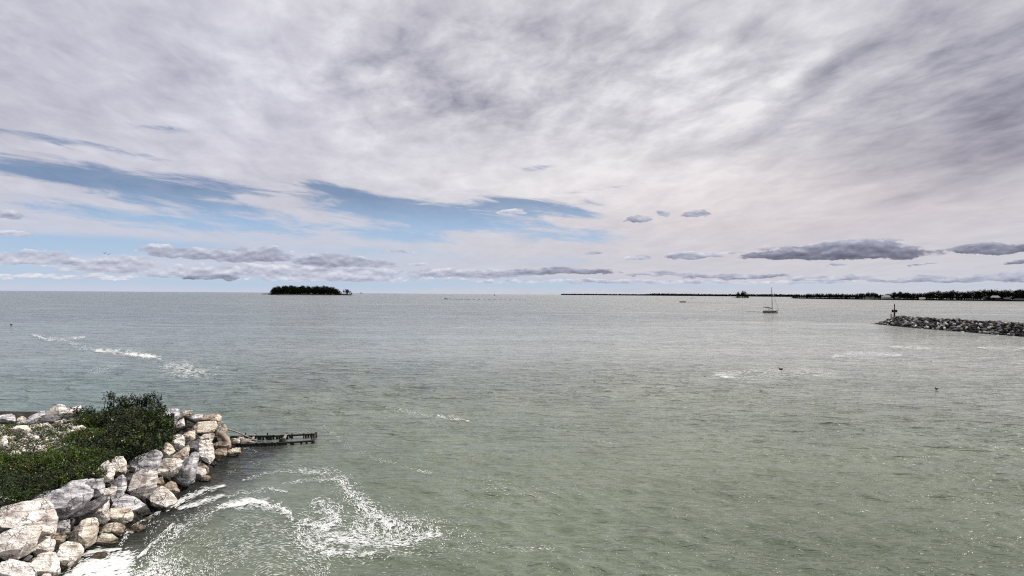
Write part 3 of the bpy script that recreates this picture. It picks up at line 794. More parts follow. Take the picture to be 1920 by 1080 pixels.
def shrub(name, label, cat, blobs, leaf, dens, weights, parts='foliage', base=None, stems=True, seed=1, lime_top=.0, limey=.3):
    """blobs: (X, Y, depth, half width px, half height px, half depth m)"""
    rng = np.random.default_rng(seed); cs = []; mids = []; top = []
    blobs = [(X, Y, min(d, (CAM.z - 2.0 - .5 * rh * d / F) * F / (Y - 547)), rw, rh, rd) for X, Y, d, rw, rh, rd in blobs]
    bx = [(at_depth(X, Y, d), rw * d / F, rh * d / F, rd) for X, Y, d, rw, rh, rd in blobs]
    c0 = Vector(np.mean([tuple(b[0]) for b in bx], axis=0)) if base is None else Vector(base)
    c0.z = max(float(land_h(c0.x, c0.y)[0]) - .1, 0)
    for (c, rx, rz, ry) in bx:
        n = int(dens * (rx * ry + rx * rz + ry * rz) * 1.5)
        # leaves gathered in twig-end tufts near the surface of the mass
        nt_ = max(8, n // 16)
        u = rng.normal(size=(nt_, 3)); u /= np.linalg.norm(u, axis=1, keepdims=True)
        rr = rng.uniform(.55, 1.08, (nt_, 1))
        tuft = u * rr * [rx, ry, rz] + tuple(c)
        keep = tuft[:, 2] > land_h(tuft[:, 0], tuft[:, 1]) - .15
        tuft = tuft[keep]; u = u[keep]
        if not len(tuft): continue
        k = rng.integers(0, len(tuft), n)
        p = tuft[k] + rng.normal(size=(n, 3)) * leaf * .95
        cs.append(p); ctone = rng.choice(5, len(tuft), p=weights)
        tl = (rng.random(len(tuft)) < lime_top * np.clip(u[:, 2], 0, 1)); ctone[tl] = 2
        m = ctone[k]; sw = rng.random(n) < .35; m[sw] = rng.choice(5, sw.sum(), p=weights)
        mids.append(m)
    P = np.concatenate(cs); Mi = np.concatenate(mids)
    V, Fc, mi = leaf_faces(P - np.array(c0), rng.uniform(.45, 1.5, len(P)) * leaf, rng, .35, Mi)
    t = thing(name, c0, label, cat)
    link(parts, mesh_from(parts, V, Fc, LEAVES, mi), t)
    if stems:
        mb = MB(); r2 = random.Random(seed)
        for (c, rx, rz, ry) in bx:
            for _ in range(2):
                f = Vector((c.x + r2.uniform(-.3, .3) * rx, c.y + r2.uniform(-.3, .3) * ry, 0)); f.z = float(land_h(f.x, f.y)[0]) - .3
                e = c + Vector((r2.uniform(-.8, .8) * rx, r2.uniform(-.8, .8) * ry, r2.uniform(.2, .8) * rz))
                m = (f + e) / 2 + Vector((r2.uniform(-.2, .2), r2.uniform(-.2, .2), 0))
                mb = MB(); mb.tube([f - c0, m - c0, e - c0], [.035, .024, .008], 5)
                link('stem', mb.mesh('stem', M_TWIG), t)
    return t
shrub('dark_shrub', 'large dark broadleaf bush behind the boulders with sprigs rising against the water', 'shrub',
      [(262, 810, 41.3, 54, 46, 1.5), (290, 812, 41, 30, 42, 1.1), (225, 782, 42.6, 30, 18, .8), (284, 772, 42.2, 20, 13, .7), (245, 830, 40, 60, 36, 1.2), (225, 800, 42, 42, 36, 1.2), (196, 794, 43, 28, 22, .8), (240, 846, 39, 50, 26, .9), (215, 846, 39.5, 30, 24, .9),
       (207, 764, 42.5, 8, 10, .25), (203, 748, 42.5, 7, 7, .22), (210, 744, 42.4, 4, 4, .15), (222, 754, 42.5, 8, 6, .25), (236, 750, 42.5, 9, 6, .3), (240, 764, 42.5, 14, 8, .4), (252, 747, 42.3, 6, 6, .2), (258, 758, 42.3, 10, 8, .3), (272, 746, 42.3, 8, 8, .25), (276, 757, 42.3, 14, 9, .35), (286, 742, 42.3, 5, 4, .15), (293, 744, 42.2, 6, 3, .15), (296, 758, 42.2, 6, 6, .2), (304, 775, 42, 9, 11, .35), (312, 797, 41.5, 9, 16, .4), (160, 773, 43, 20, 8, .5), (310, 825, 41, 9, 14, .4)],
      .125, 620, [.78, .17, .025, .02, .005], seed=11, lime_top=.14)
shrub('leafy_shrub', 'low sprawling green shrub with yellow green tips left of the dark bush', 'shrub',
      [(164, 798, 43, 26, 20, .8), (185, 830, 40.5, 34, 24, .9), (150, 826, 41, 26, 22, .8), (172, 862, 38, 40, 20, .8), (120, 872, 36.5, 60, 30, 1.2), (70, 886, 34.5, 52, 26, 1.1), (28, 880, 34.5, 44, 26, 1.1), (-20, 885, 34, 40, 28, 1.2), (60, 868, 37.5, 50, 14, .8), (5, 872, 37, 38, 12, .8), (175, 886, 35, 26, 14, .6), (120, 903, 33.5, 30, 14, .7), (145, 862, 39, 30, 14, .7), (125, 850, 39, 14, 10, .4)],
      .085, 1250, [.34, .42, .19, .04, .01], seed=12, lime_top=.38)
shrub('undergrowth_shrub', 'dense dark green growth behind the huge grey slab at the left edge', 'shrub',
      [(60, 918, 32, 36, 24, .9), (20, 925, 31, 32, 24, .9), (-20, 925, 30.5, 30, 30, 1), (92, 905, 33, 28, 16, .7), (10, 900, 33, 40, 20, .9)],
      .085, 1100, [.66, .30, .02, .01, .01], seed=13)

# compound-leaved sapling at the left picture edge
def compound_plant(X, Y, d, label, n=7, L=.95, seed=2):
    c = at_depth(X, Y, d); c.z = float(land_h(c.x, c.y)[0]) - .1
    t = thing('sumac_sapling', c, label, 'sapling'); rng = random.Random(seed)
    top = at_depth(X, Y, d).z - c.z
    mb = MB(); mb.tube([(0, 0, 0), (.05, 0, top * .6), (0, .03, top)], [.025, .02, .012], 6)
    link('stem', mb.mesh('stem', M_TWIG), t)
    m = leaf_mat('sapling_leaf', (.05, .11, .012), (.11, .20, .03), .3)
    for k in range(n):
        a = 2 * math.pi * k / n + rng.uniform(-.3, .3); mb = MB(); h0 = top * rng.uniform(.75, 1)
        pts = []
        for i in range(9):
            s = i / 8; pts.append(Vector((math.cos(a) * L * s, math.sin(a) * L * s, h0 + .32 * math.sin(s * 2.2) - .18 * s * s)))
        mb.tube(pts, .008, 3)
        side = Vector((-math.sin(a), math.cos(a), 0)); fw = Vector((math.cos(a), math.sin(a), 0))
        for i in range(2, 9):
            for sg in (-1, 1):
                p = pts[i]; ll = .27 * (1.1 - .4 * i / 8); dr_ = (side * sg + fw * .5 + Vector((0, 0, rng.uniform(-.35, .05)))).normalized()
                w = dr_.cross(Vector((0, 0, 1))).normalized() * ll * .16
                q = p + dr_ * ll * .45
                mb.add([p, q + w + Vector((0, 0, .012)), p + dr_ * ll, q - w - Vector((0, 0, .012))], [(0, 1, 2), (0, 2, 3)])
        link('frond', mb.mesh('frond', m), t)
compound_plant(30, 922, 30.2, 'bright green sapling with feathery compound leaves at the left picture edge', 8, .9)
compound_plant(8, 940, 29.3, 'lower feathery sapling in the dark growth just above the white topped slab', 6, .7, 5)

# weeds creeping over the cobbles
def scatter_veg(name, poly, n, leaf, label, weights, seed, hmax=.22):
    rng = np.random.default_rng(seed); rr = random.Random(seed); tuft = []
    xs = [p[0] for p in poly]; ys = [p[1] for p in poly]
    while len(tuft) < n:
        X, Y = rr.uniform(min(xs), max(xs)), rr.uniform(min(ys), max(ys))
        if not in_poly(X, Y, poly) : continue
        if mnoise.noise(Vector((X * .045, Y * .11, seed))) + rr.uniform(-.25, .25) < 0: continue
        p = hit_land(X, Y, 24, 60); tuft.append((p.x, p.y, float(land_h(p.x, p.y)[0]) - .05 + rr.uniform(0, hmax)))
    T = np.array(tuft); k = rng.integers(0, len(T), n * 13)
    P = T[k] + rng.normal(size=(len(k), 3)) * [leaf * 1.3, leaf * 1.3, leaf * .7]
    tone = rng.choice(5, len(T), p=weights)[k]
    V, Fc, mi = leaf_faces(P, rng.uniform(.6, 1.2, len(P)) * leaf, rng, .9, tone)
    return tag(link(name, mesh_from(name, V, Fc, LEAVES, mi)), label, 'ground cover', kind='stuff')
FIELD = [(-40, 792), (40, 800), (90, 790), (165, 778), (150, 815), (120, 850), (60, 845), (20, 855), (-40, 868)]
scatter_veg('ground_cover', FIELD, 950, .10, 'green weeds creeping between pale cobbles on the flat top of the shore', [.36, .44, .15, .03, .02], 5)
BASE = [(-60, 850), (60, 838), (140, 820), (320, 800), (312, 850), (250, 856), (215, 868), (160, 890), (100, 915), (40, 945), (-60, 965)]
scatter_veg('ground_cover', BASE, 1700, .095, 'dark low creepers filling the ground beneath the bushes', [.66, .29, .03, .01, .01], 6, .3)

# a twig growing over the cream boulder, a tuft on the grey slab
for X, Y, d, lab in ((219, 858, 32.2, 'green twig hanging over the cream boulder beside the bush'), (157, 905, 30.6, 'small leafy tuft rooted on the layered grey slab')):
    c = at_depth(X, Y, d); rng = np.random.default_rng(int(X))
    t = thing('leafy_twig', c, lab, 'twig')
    mb = MB(); mb.tube([(0, .1, -.25), (.05, 0, 0), (.12, -.1, .2)], [.012, .008, .004], 4); link('stem', mb.mesh('stem', M_TWIG), t)
    P = rng.normal(size=(60, 3)) * [.14, .12, .20]
    V, Fc, mi = leaf_faces(P, rng.uniform(.06, .12, 60), rng, .4, rng.choice(5, 60, p=[.3, .5, .1, .1, 0]))
    link('leaves', mesh_from('leaves', V, Fc, LEAVES, mi), t)

# cobbles
def cobble_place(rng):
    for _ in range(60):
        X, Y = rng.uniform(-60, 170), rng.uniform(785, 868)
        if in_poly(X, Y, FIELD + []):
            p = hit_land(X, Y, 24, 60); return (p.x, p.y, float(land_h(p.x, p.y)[0]) - .04)
small_rocks(1000, cobble_place, [M_PINK, M_TAN, M_BROWN, M_GREY], .12, .34, 'cobbles', label='pale cobbles strewn over the flat top of the shore at far left', cat='cobbles', seed=4)
rr = random.Random(21); protos = []
for k in range(6):
    pts = [Vector((rr.gauss(0, 1), rr.gauss(0, 1), rr.gauss(0, 1))).normalized() for _ in range(14)]
    protos.append(rock_mesh('cobble', [Vector((p.x * .5, p.y * .42, p.z * .32)) for p in pts], [M_PINK, M_CREAM, M_TAN, M_GREY, M_CREAM, M_PINK][k], rr, cuts=1, rough=.03, size=1))
for k in range(46):
    c = cobble_place(rr)
    o = link('cobble', protos[k % 6], loc=(c[0], c[1], c[2] + .03), rot=(rr.uniform(-.3, .3), rr.uniform(-.3, .3), rr.uniform(0, 6.3)), scale=(rr.uniform(.38, .62),) * 3)
    tag(o, 'pale rounded cobble lying among green weeds at far left', 'cobble', 'larger cobbles among the weeds')

# ------------------------------------------------------------------ ruined timber pier and driftwood
W_DARK = wood_mat('tarred_wood', (.006, .005, .005), (.030, .026, .023))
W_GREY = wood_mat('weathered_wood', (.10, .09, .08), (.34, .31, .28))
W_DRIFT = wood_mat('driftwood', (.16, .12, .09), (.42, .34, .27))
def pier():
    a, b = on_water(428, 835, .1), on_water(588, 829, .1)          # front rail
    c, d = on_water(432, 822, .1), on_water(591, 818.5, .1)        # back rail
    base = a.copy(); base.z = 0
    t = thing('ruined_pier', base, 'low black timber frame of a ruined pier reaching from the shore tip into the water', 'pier')
    def rail(p, q, z, nm, seed, gaps):
        rng = random.Random(seed); p, q = p - base, q - base; p.z = q.z = z - .10
        q.z += .06
        mid = (p + q) / 2 + Vector((0, 0, -.05))
        mb = MB(); mb.beam(p, mid, .20, .13).beam(mid, q, .17, .10); link('rail', mb.mesh('rail', W_DARK, bevel=.01), t)
        n = 32
        pm = None
        for k in range(n):
            s = (k + .5) / n
            if s > gaps and rng.random() < .45: continue
            x = p.lerp(q, s); ln = rng.uniform(.24, .42) * (1 - .3 * s)
            mb = MB(); mb.box((0, 0, -ln / 2), (.13, .05, ln)); me = mb.mesh('plank', W_DARK)
            link('plank', me, t, loc=(x.x + rng.uniform(-.02, .02), x.y - .10, z - .05 + rng.uniform(-.04, .05)), rot=(rng.uniform(-.08, .08), rng.uniform(-.15, .15), 0))
        return p, q
    p1, q1 = rail(a, b, .22, 'front', 1, .55)
    p2, q2 = rail(c, d, .30, 'back', 2, .70)
    for (X1, Y1, X2, Y2, w, m) in ((478, 814.5, 473, 826, .13, W_GREY), (537.5, 814, 530, 827, .16, W_GREY), (592, 812.5, 587, 829, .13, W_DARK)):
        top = at_depth(X1, Y1, d.y) - base; foot = at_depth(X2, Y2, b.y) - base
        mb = MB(); mb.beam(foot, top, w, .07); link('cross_board', mb.mesh('cross_board', m, bevel=.008), t)
        mb = MB(); mb.tube([(top.x, top.y + .05, -.6), (top.x, top.y + .05, top.z + .06)], .09, 8); link('post', mb.mesh('post', W_DARK), t)
        mb = MB(); mb.tube([(foot.x, foot.y + .03, -.6), (foot.x, foot.y + .03, foot.z + .05)], .10, 8); link('post', mb.mesh('post', W_DARK), t)
    e = at_depth(529.5, 826.5, b.y - .1) - base
    mb = MB(); mb.tube([(e.x, e.y, -.5), (e.x, e.y, .12), (e.x, e.y, .34)], [.20, .24, .17], 9); link('pile_stump', mb.mesh('pile_stump', W_DARK), t)
    for X, Y in ((547, 821), (569, 818.5), (584, 817.5), (501, 820), (460, 820)):
        p = at_depth(X, Y, d.y - .25) - base
        mb = MB(); mb.tube([(p.x, p.y, -.5), (p.x + .02, p.y, .36)], .045, 6); link('peg', mb.mesh('peg', W_DARK), t)
    return a, b, c, d
pa, pb, pc, pd = pier()
# stones lodged inside the pier frame
for k, (X, Y, s, m) in enumerate(((438, 826, .34, 't'), (444, 829, .40, 'c'), (452, 826, .42, 't'), (459, 829, .36, 'c'), (466, 827, .40, 'b'), (473, 829, .30, 't'), (433, 831, .34, 'b'), (449, 822, .3, 'b'), (458, 823, .32, 'p'))):
    r_ = random.Random(k + 60); p = on_water(X, Y, .12)
    pts = [Vector((r_.gauss(0, 1), r_.gauss(0, 1), r_.gauss(0, 1))).normalized() for _ in range(13)]
    o = link('pier_stone', rock_mesh('pier_stone', [Vector((q.x * .6, q.y * .45, q.z * .32)) for q in pts], MATS[m], r_, cuts=1, rough=.03, size=1), loc=(p.x, p.y, .12), scale=(s * 1.5,) * 3)
    tag(o, 'small stone lodged between the two rails at the shore end of the pier', 'stone', 'stones lodged in the pier frame')
def log(name, label, cat, px, rad, mat, n=8, bend=0):
    pts = [at_depth(X, Y, d) for X, Y, d in px]
    base = pts[0].copy(); mb = MB(); P = []
    for i in range(len(pts) - 1):                      # rounder curve through the points
        for s in (0, .34, .67): P.append(pts[i].lerp(pts[i + 1], s))
    P.append(pts[-1])
    for _ in range(2): P = [P[0]] + [(P[i - 1] + P[i] * 2 + P[i + 1]) / 4 for i in range(1, len(P) - 1)] + [P[-1]]
    r0 = rad if isinstance(rad, tuple) else (rad, rad)
    rr_ = [r0[0] + (r0[1] - r0[0]) * i / (len(P) - 1) + .08 * rad_ for i, rad_ in enumerate([r0[0] * math.sin(i * 1.7) for i in range(len(P))])]
    mb.tube([p - base for p in P], rr_, n)
    return tag(link(name, mb.mesh(name, mat, smooth=True), loc=base), label, cat)
log('driftwood_pole', 'long thin grey pole slanting from the boulders down onto the pier', 'pole', [(427, 805, 47.5), (445, 810, 48.2), (462, 818, 49), (491, 829.5, 50.0)], (.055, .04), W_GREY)
log('bent_driftwood', 'thick bent driftwood trunk curling round a flat brown stone at the tip', 'driftwood', [(412, 812, 45.2), (421, 819, 45.0), (428, 829, 44.9), (428, 838, 44.8), (420, 842, 44.8), (411, 838, 44.9)], (.20, .15), W_DRIFT, 10)
log('driftwood_branch', 'dark branch lying across the gap left of the tip boulders', 'branch', [(322, 814, 42.2), (338, 806, 42.4), (352, 799, 42.6)], (.10, .07), W_DARK)
log('driftwood_branch', 'pale thin branch lying above the dark one beside the bush', 'branch', [(324, 803, 42.6), (338, 802, 42.7), (352, 800, 42.8)], (.07, .05), W_GREY)
log('driftwood_branch', 'pale twisted branch reaching out of the weeds by the bush', 'branch', [(128, 848, 37.4), (134, 842, 37.6), (139, 836, 37.8), (133, 826, 38.2)], (.03, .018), W_GREY, 6)
def post(X, Y0, Y1, d, w, label, mat=W_DARK):
    a, b = at_depth(X, Y1, d), at_depth(X, Y0, d); a.z -= .4
    mb = MB(); mb.beam((0, 0, 0), b - a, w, w)
    tag(link('timber_post', mb.mesh('timber_post', mat, bevel=.012), loc=a), label, 'post')
post(323.6, 775, 806, 42.4, .17, 'upright black square post at the right edge of the bush')
post(347.5, 780, 800, 43.0, .16, 'shorter black post under the tan boulder on the tip')
log('timber_beam', 'dark slanting beam running right from the short black post', 'beam', [(347, 782, 42.9), (356, 787, 42.8), (367, 792, 42.6)], (.10, .09), W_DARK, 6)

# ------------------------------------------------------------------ foam
M_FOAM = bpy.data.materials.new('foam'); M_FOAM.use_nodes = True
_b = M_FOAM.node_tree.nodes['Principled BSDF']; _b.inputs['Base Color'].default_value = (.74, .75, .74, 1); _b.inputs['Roughness'].default_value = .8
_b.inputs['Specular IOR Level'].default_value = .1
_n = M_FOAM.node_tree; _t = _n.nodes.new('ShaderNodeBsdfTransparent'); _m = _n.nodes.new('ShaderNodeMixShader')
_g = _n.nodes.new('ShaderNodeNewGeometry'); _k = E(_n, _g.outputs['Random Per Island']).madd(-.45, .50)
_n.links.new(_k.s, _m.inputs[0]); _n.links.new(_b.outputs[0], _m.inputs[1]); _n.links.new(_t.outputs[0], _m.inputs[2]); _n.links.new(_m.outputs[0], _n.nodes['Material Output'].inputs[0])
FS = 1.0
foam = []        # x, y, angle, length, width
def fleck(X, Y, X2, Y2, ln, wd, rng, jit=.35):
    if mnoise.noise(Vector((X * .11, Y * .23, 9))) < rng.uniform(-.55, .30): return
    ln *= .62 * FS; wd *= .54 * FS
    p = on_water(X, Y); q = on_water(X2, Y2)
    a = math.atan2(q.y - p.y, q.x - p.x) + rng.normal(0, jit)
    foam.append((p.x, p.y, a, ln, wd))
frng = np.random.default_rng(31)
def stroke(pts, n, width, ln=(.10, .34), wd=(.035, .09), jit=.35, taper=True, clump=.0):
    """flecks strewn along a curve traced in the photograph; width in photograph pixels"""
    P = np.array(pts, float); seg = np.hypot(*np.diff(P, axis=0).T); cum = np.concatenate([[0], np.cumsum(seg)])
    ph = frng.uniform(0, 9)
    for _ in range(n):
        s = frng.uniform(0, cum[-1])
        if clump and math.sin(s * clump + ph) + .6 * math.sin(s * clump * 2.3 + ph * 2) < frng.uniform(-1.2, .6): continue
        x = np.interp(s, cum, P[:, 0]); y = np.interp(s, cum, P[:, 1])
        s2 = min(s + 3, cum[-1]); s1 = s2 - 3
        tx = np.interp(s2, cum, P[:, 0]) - np.interp(s1, cum, P[:, 0]); ty = np.interp(s2, cum, P[:, 1]) - np.interp(s1, cum, P[:, 1])
        L = math.hypot(tx, ty) or 1
        k = math.sin(math.pi * min(max(s / cum[-1], .06), .94)) ** .5 if taper else 1
        o = frng.normal(0, width * k * .5)
        X, Y = x - ty / L * o, y + tx / L * o * .6
        fleck(X, Y, X + tx, Y + ty, frng.uniform(*ln), frng.uniform(*wd), frng, jit)
def cloud_f(cx, cy, rx, ry, n, swirl=None, ln=(.10, .30), wd=(.03, .08), jit=.4, ang=0.0):
    for _ in range(n):
        X, Y = cx + frng.normal(0, rx * .5), cy + frng.normal(0, ry * .5)
        if mnoise.noise(Vector((X * .05, Y * .09, 4))) < frng.uniform(-.7, .25): continue
        if swirl:
            dx, dy = X - swirl[0], (Y - swirl[1]) * 2.2
            t = (-dy, dx / 2.2)
        else: t = (math.cos(ang), math.sin(ang))
        L = math.hypot(*t) or 1
        fleck(X, Y, X + t[0] / L * 2, Y + t[1] / L * 2, frng.uniform(*ln), frng.uniform(*wd), frng, jit)
SW = (630, 985)
stroke([(560, 884), (600, 886), (637, 893), (650, 917), (671, 942), (700, 960), (728, 984)], 1700, 26)
stroke([(640, 896), (652, 920), (675, 946), (704, 966), (735, 990)], 1200, 20, ln=(.12, .4), wd=(.05, .11))
stroke([(455, 902), (500, 888), (537, 884), (600, 886)], 330, 7)
stroke([(530, 907), (579, 901), (637, 901)], 260, 6)
stroke([(583, 950), (600, 940), (625, 948), (645, 966), (628, 984), (596, 986), (570, 978)], 800, 26, ln=(.14, .4), wd=(.05, .11))
stroke([(567, 978), (556, 992), (562, 1008), (580, 1022), (604, 1034), (640, 1039)], 480, 22, ln=(.14, .4), wd=(.05, .10))
stroke([(590, 965), (612, 958), (632, 970), (618, 984), (600, 996)], 600, 12)
stroke([(637, 1015), (683, 1014), (725, 1020), (767, 1016), (800, 1005), (828, 1000)], 1300, 26, ln=(.14, .42), wd=(.05, .12))
stroke([(600, 1036), (660, 1042), (700, 1040)], 260, 8)
cloud_f(704, 986, 66, 34, 3200, SW); cloud_f(765, 990, 66, 22, 1700, SW); cloud_f(605, 1004, 50, 34, 2200, SW); cloud_f(660, 1010, 90, 40, 3200, SW)
cloud_f(820, 1005, 60, 24, 500, SW)
stroke([(546, 968), (525, 952), (500, 942), (467, 939), (425, 948), (404, 957)], 800, 14, ln=(.16, .5), wd=(.05, .12), jit=.15)
stroke([(500, 945), (470, 940), (430, 949)], 900, 9, ln=(.2, .7), wd=(.05, .13), jit=.12)
stroke([(550, 975), (520, 955), (480, 950), (440, 955)], 500, 12)
stroke([(540, 925), (500, 918), (450, 925), (420, 935)], 420, 10)
stroke([(420, 912), (392, 918), (358, 930), (333, 944), (314, 958)], 750, 9, ln=(.2, .8), wd=(.04, .11), jit=.10)
stroke([(418, 930), (375, 944), (335, 955)], 500, 9, ln=(.2, .8), wd=(.04, .11), jit=.12)
stroke([(455, 938), (400, 960), (350, 985), (320, 1010)], 420, 16, jit=.2)
stroke([(325, 982), (308, 1001), (283, 1026), (258, 1046)], 300, 8, ln=(.2, .6), wd=(.04, .08), jit=.16)
stroke([(335, 985), (320, 1010), (296, 1040), (280, 1070)], 420, 16, jit=.25)
stroke([(300, 960), (268, 975), (240, 1000), (225, 1024)], 260, 10, ln=(.2, .5), wd=(.03, .06), jit=.15)
stroke([(235, 1003), (245, 990), (262, 978)], 120, 4, ln=(.2, .5), wd=(.04, .08), jit=.15)
# dense white sheet against the lower boulders
for _ in range(6200):
    u, v = frng.random(), frng.random()
    A_, B_, C_, D_ = (118, 1092), (158, 1058), (246, 1036), (236, 1092)
    X = (A_[0] * (1 - u) + D_[0] * u) * (1 - v) + (B_[0] * (1 - u) + C_[0] * u) * v + frng.normal(0, 7)
    Y = (A_[1] * (1 - u) + D_[1] * u) * (1 - v) + (B_[1] * (1 - u) + C_[1] * u) * v + frng.normal(0, 5)
    fleck(X, Y, X + 3, Y - 1.2, frng.uniform(.15, .6), frng.uniform(.04, .12), frng, .2)
stroke([(155, 1040), (172, 1036), (200, 1034), (225, 1030)], 350, 9, ln=(.2, .5), wd=(.05, .12), jit=.2)
cloud_f(300, 1070, 50, 30, 1300, None, ang=2.1, jit=.3); cloud_f(270, 1085, 60, 20, 900, None, ang=2.1, ln=(.2, .45), wd=(.06, .12))
# loose dashes turning round the eddy
for _ in range(8000):
    X, Y = frng.uniform(270, 620), frng.uniform(950, 1095)
    if X < 330 and Y < 1230 - X: continue
    k = mnoise.noise(Vector((X * .018, Y * .035, 2.2)))
    if k < frng.uniform(-.55, .35): continue
    dx, dy = X - 520, (Y - 1120) * 1.0; t = (-dy, dx * .4); L = math.hypot(*t)
    fleck(X, Y, X + t[0] / L * 2, Y + t[1] / L * 2, frng.uniform(.12, .36), frng.uniform(.03, .055), frng, .28)
stroke([(600, 1034), (720, 1042), (807, 1037), (907, 1033), (1040, 1031)], 650, 16, ln=(.08, .22), wd=(.03, .06))
cloud_f(900, 905, 60, 30, 190, None, ln=(.08, .2), wd=(.03, .06)); cloud_f(985, 930, 70, 22, 160, None, ln=(.1, .25), wd=(.04, .07)); cloud_f(930, 915, 30, 14, 130, None, ln=(.1, .25), wd=(.04, .08))
cloud_f(860, 940, 60, 22, 90, None, ln=(.1, .22), wd=(.04, .07))
stroke([(723, 764), (760, 773), (807, 781), (873, 789)], 700, 8, ln=(.15, .4), wd=(.05, .10), jit=.2)
stroke([(820, 780), (850, 784), (880, 792)], 420, 7, ln=(.15, .4), wd=(.05, .10), jit=.2)
stroke([(606, 800), (640, 828), (667, 850), (723, 866), (780, 882), (810, 888)], 420, 9, ln=(.1, .26), wd=(.035, .07))
stroke([(990, 798), (1030, 803), (1085, 822), (1150, 832), (1200, 838)], 70, 3, ln=(.15, .35), wd=(.05, .08))
stroke([(560, 812), (600, 808), (628, 812)], 130, 7, ln=(.1, .3), wd=(.03, .06)); stroke([(450, 842), (475, 842), (480, 850)], 70, 5, ln=(.1, .3), wd=(.03, .06))
stroke([(420, 890), (470, 872), (520, 870), (560, 876)], 110, 10, ln=(.1, .25), wd=(.03, .05))
for _ in range(2600):
    X, Y = frng.uniform(600, 1500), 1100 - abs(frng.normal(0, 95))
    if Y < 840: continue
    k = mnoise.noise(Vector((X * .012, Y * .03, 7.7)))
    if k < frng.uniform(-.3, .5): continue
    fleck(X, Y, X + 2, Y - .3, frng.uniform(.05, .14), frng.uniform(.03, .055), frng, .5)
for _ in range(240):
    X, Y = frng.uniform(700, 1100), frng.uniform(800, 900)
    fleck(X, Y, X + 2, Y, frng.uniform(.06, .14), frng.uniform(.03, .05), frng, .5)
FS = 1.25
# farther patches: many small flecks that melt together at this distance
def patch(pts, n, w_, ln, wd): stroke(pts, int(n * 2.2), w_, ln=ln, wd=wd, jit=.12)
cloud_f(338, 690, 46, 16, 3600, None, ln=(.2, .6), wd=(.06, .16), jit=.2); cloud_f(368, 701, 50, 10, 1600, None, ln=(.2, .6), wd=(.06, .14), jit=.2)
patch([(180, 658), (230, 661), (270, 667), (302, 672)], 1300, 11, (.3, 1.1), (.08, .18)); patch([(235, 664), (290, 670)], 500, 5, (.4, 1.2), (.1, .2))
patch([(60, 629), (75, 632), (95, 638), (120, 637), (160, 633)], 700, 8, (.4, 1.2), (.1, .25)); patch([(130, 642), (160, 655), (200, 660)], 260, 12, (.4, 1.2), (.08, .16))
patch([(165, 698), (200, 690), (235, 684)], 260, 12, (.2, .6), (.05, .1))
patch([(1335, 702), (1390, 704), (1440, 698), (1500, 697), (1566, 702)], 900, 28, (.4, 1.5), (.05, .12)); patch([(1350, 707), (1400, 711)], 160, 4, (.4, 1.2), (.06, .12))
patch([(1560, 670), (1620, 664), (1690, 667)], 600, 13, (.5, 1.8), (.06, .14))
patch([(1662, 650), (1700, 653), (1745, 655)], 300, 6, (.6, 2), (.08, .18)); patch([(1830, 652), (1890, 655), (1960, 657)], 400, 7, (.6, 2), (.08, .18))
for pts, n in (([(180, 570), (330, 569), (520, 574)], 190), ([(470, 578), (560, 579.5), (640, 581)], 260), ([(560, 574), (680, 576)], 90), ([(900, 582), (1040, 585)], 90), ([(0, 571), (140, 572)], 80), ([(1180, 601), (1400, 604)], 90), ([(20, 575), (300, 573)], 120)):
    stroke(pts, n, 2.2, ln=(2, 6), wd=(.15, .45), jit=.02, clump=.05)
def build_foam():
    Fm = np.array(foam); n = len(Fm); x, y, a, L, w = Fm.T
    sd_ = -poly_sd(np.stack([x, y], 1), LAND)
    keep = sd_ > -.2; Fm = Fm[keep]; x, y, a, L, w = Fm.T; n = len(Fm)
    r = np.hypot(x, y); dr = r * r / (CAM.z * F) * 1.05
    K = 6; th = np.linspace(0, 2 * np.pi, K, endpoint=False)[None, :] + frng.uniform(-.25, .25, (n, K))
    rad = frng.uniform(.6, 1.15, (n, K))
    u = np.cos(th) * rad * L[:, None] * .5; v = np.sin(th) * rad * w[:, None] * .5
    v += (frng.uniform(-.5, .5, n)[:, None]) * (u ** 2) / L[:, None]
    X = x[:, None] + u * np.cos(a)[:, None] - v * np.sin(a)[:, None]
    Y = y[:, None] + u * np.sin(a)[:, None] + v * np.cos(a)[:, None]
    D = np.repeat(dr[:, None], K, 1)
    Z = wave_h(X, Y, D)
    near = (X < 8) & (np.hypot(X, Y) < 90)
    Z[near] *= shelter(X[near], Y[near])
    Z += -(X * X + Y * Y) / (2 * EARTH) + .014 + .0006 * r[:, None]
    verts = np.stack([X, Y, Z], -1).reshape(-1, 3)
    Fc = np.arange(n * K).reshape(n, K)
    me = mesh_from('foam', verts, Fc, [M_FOAM])
    tag(link('foam', me), 'white flecks of foam swirling on the green water near the boulders', 'foam', kind='stuff')
build_foam()

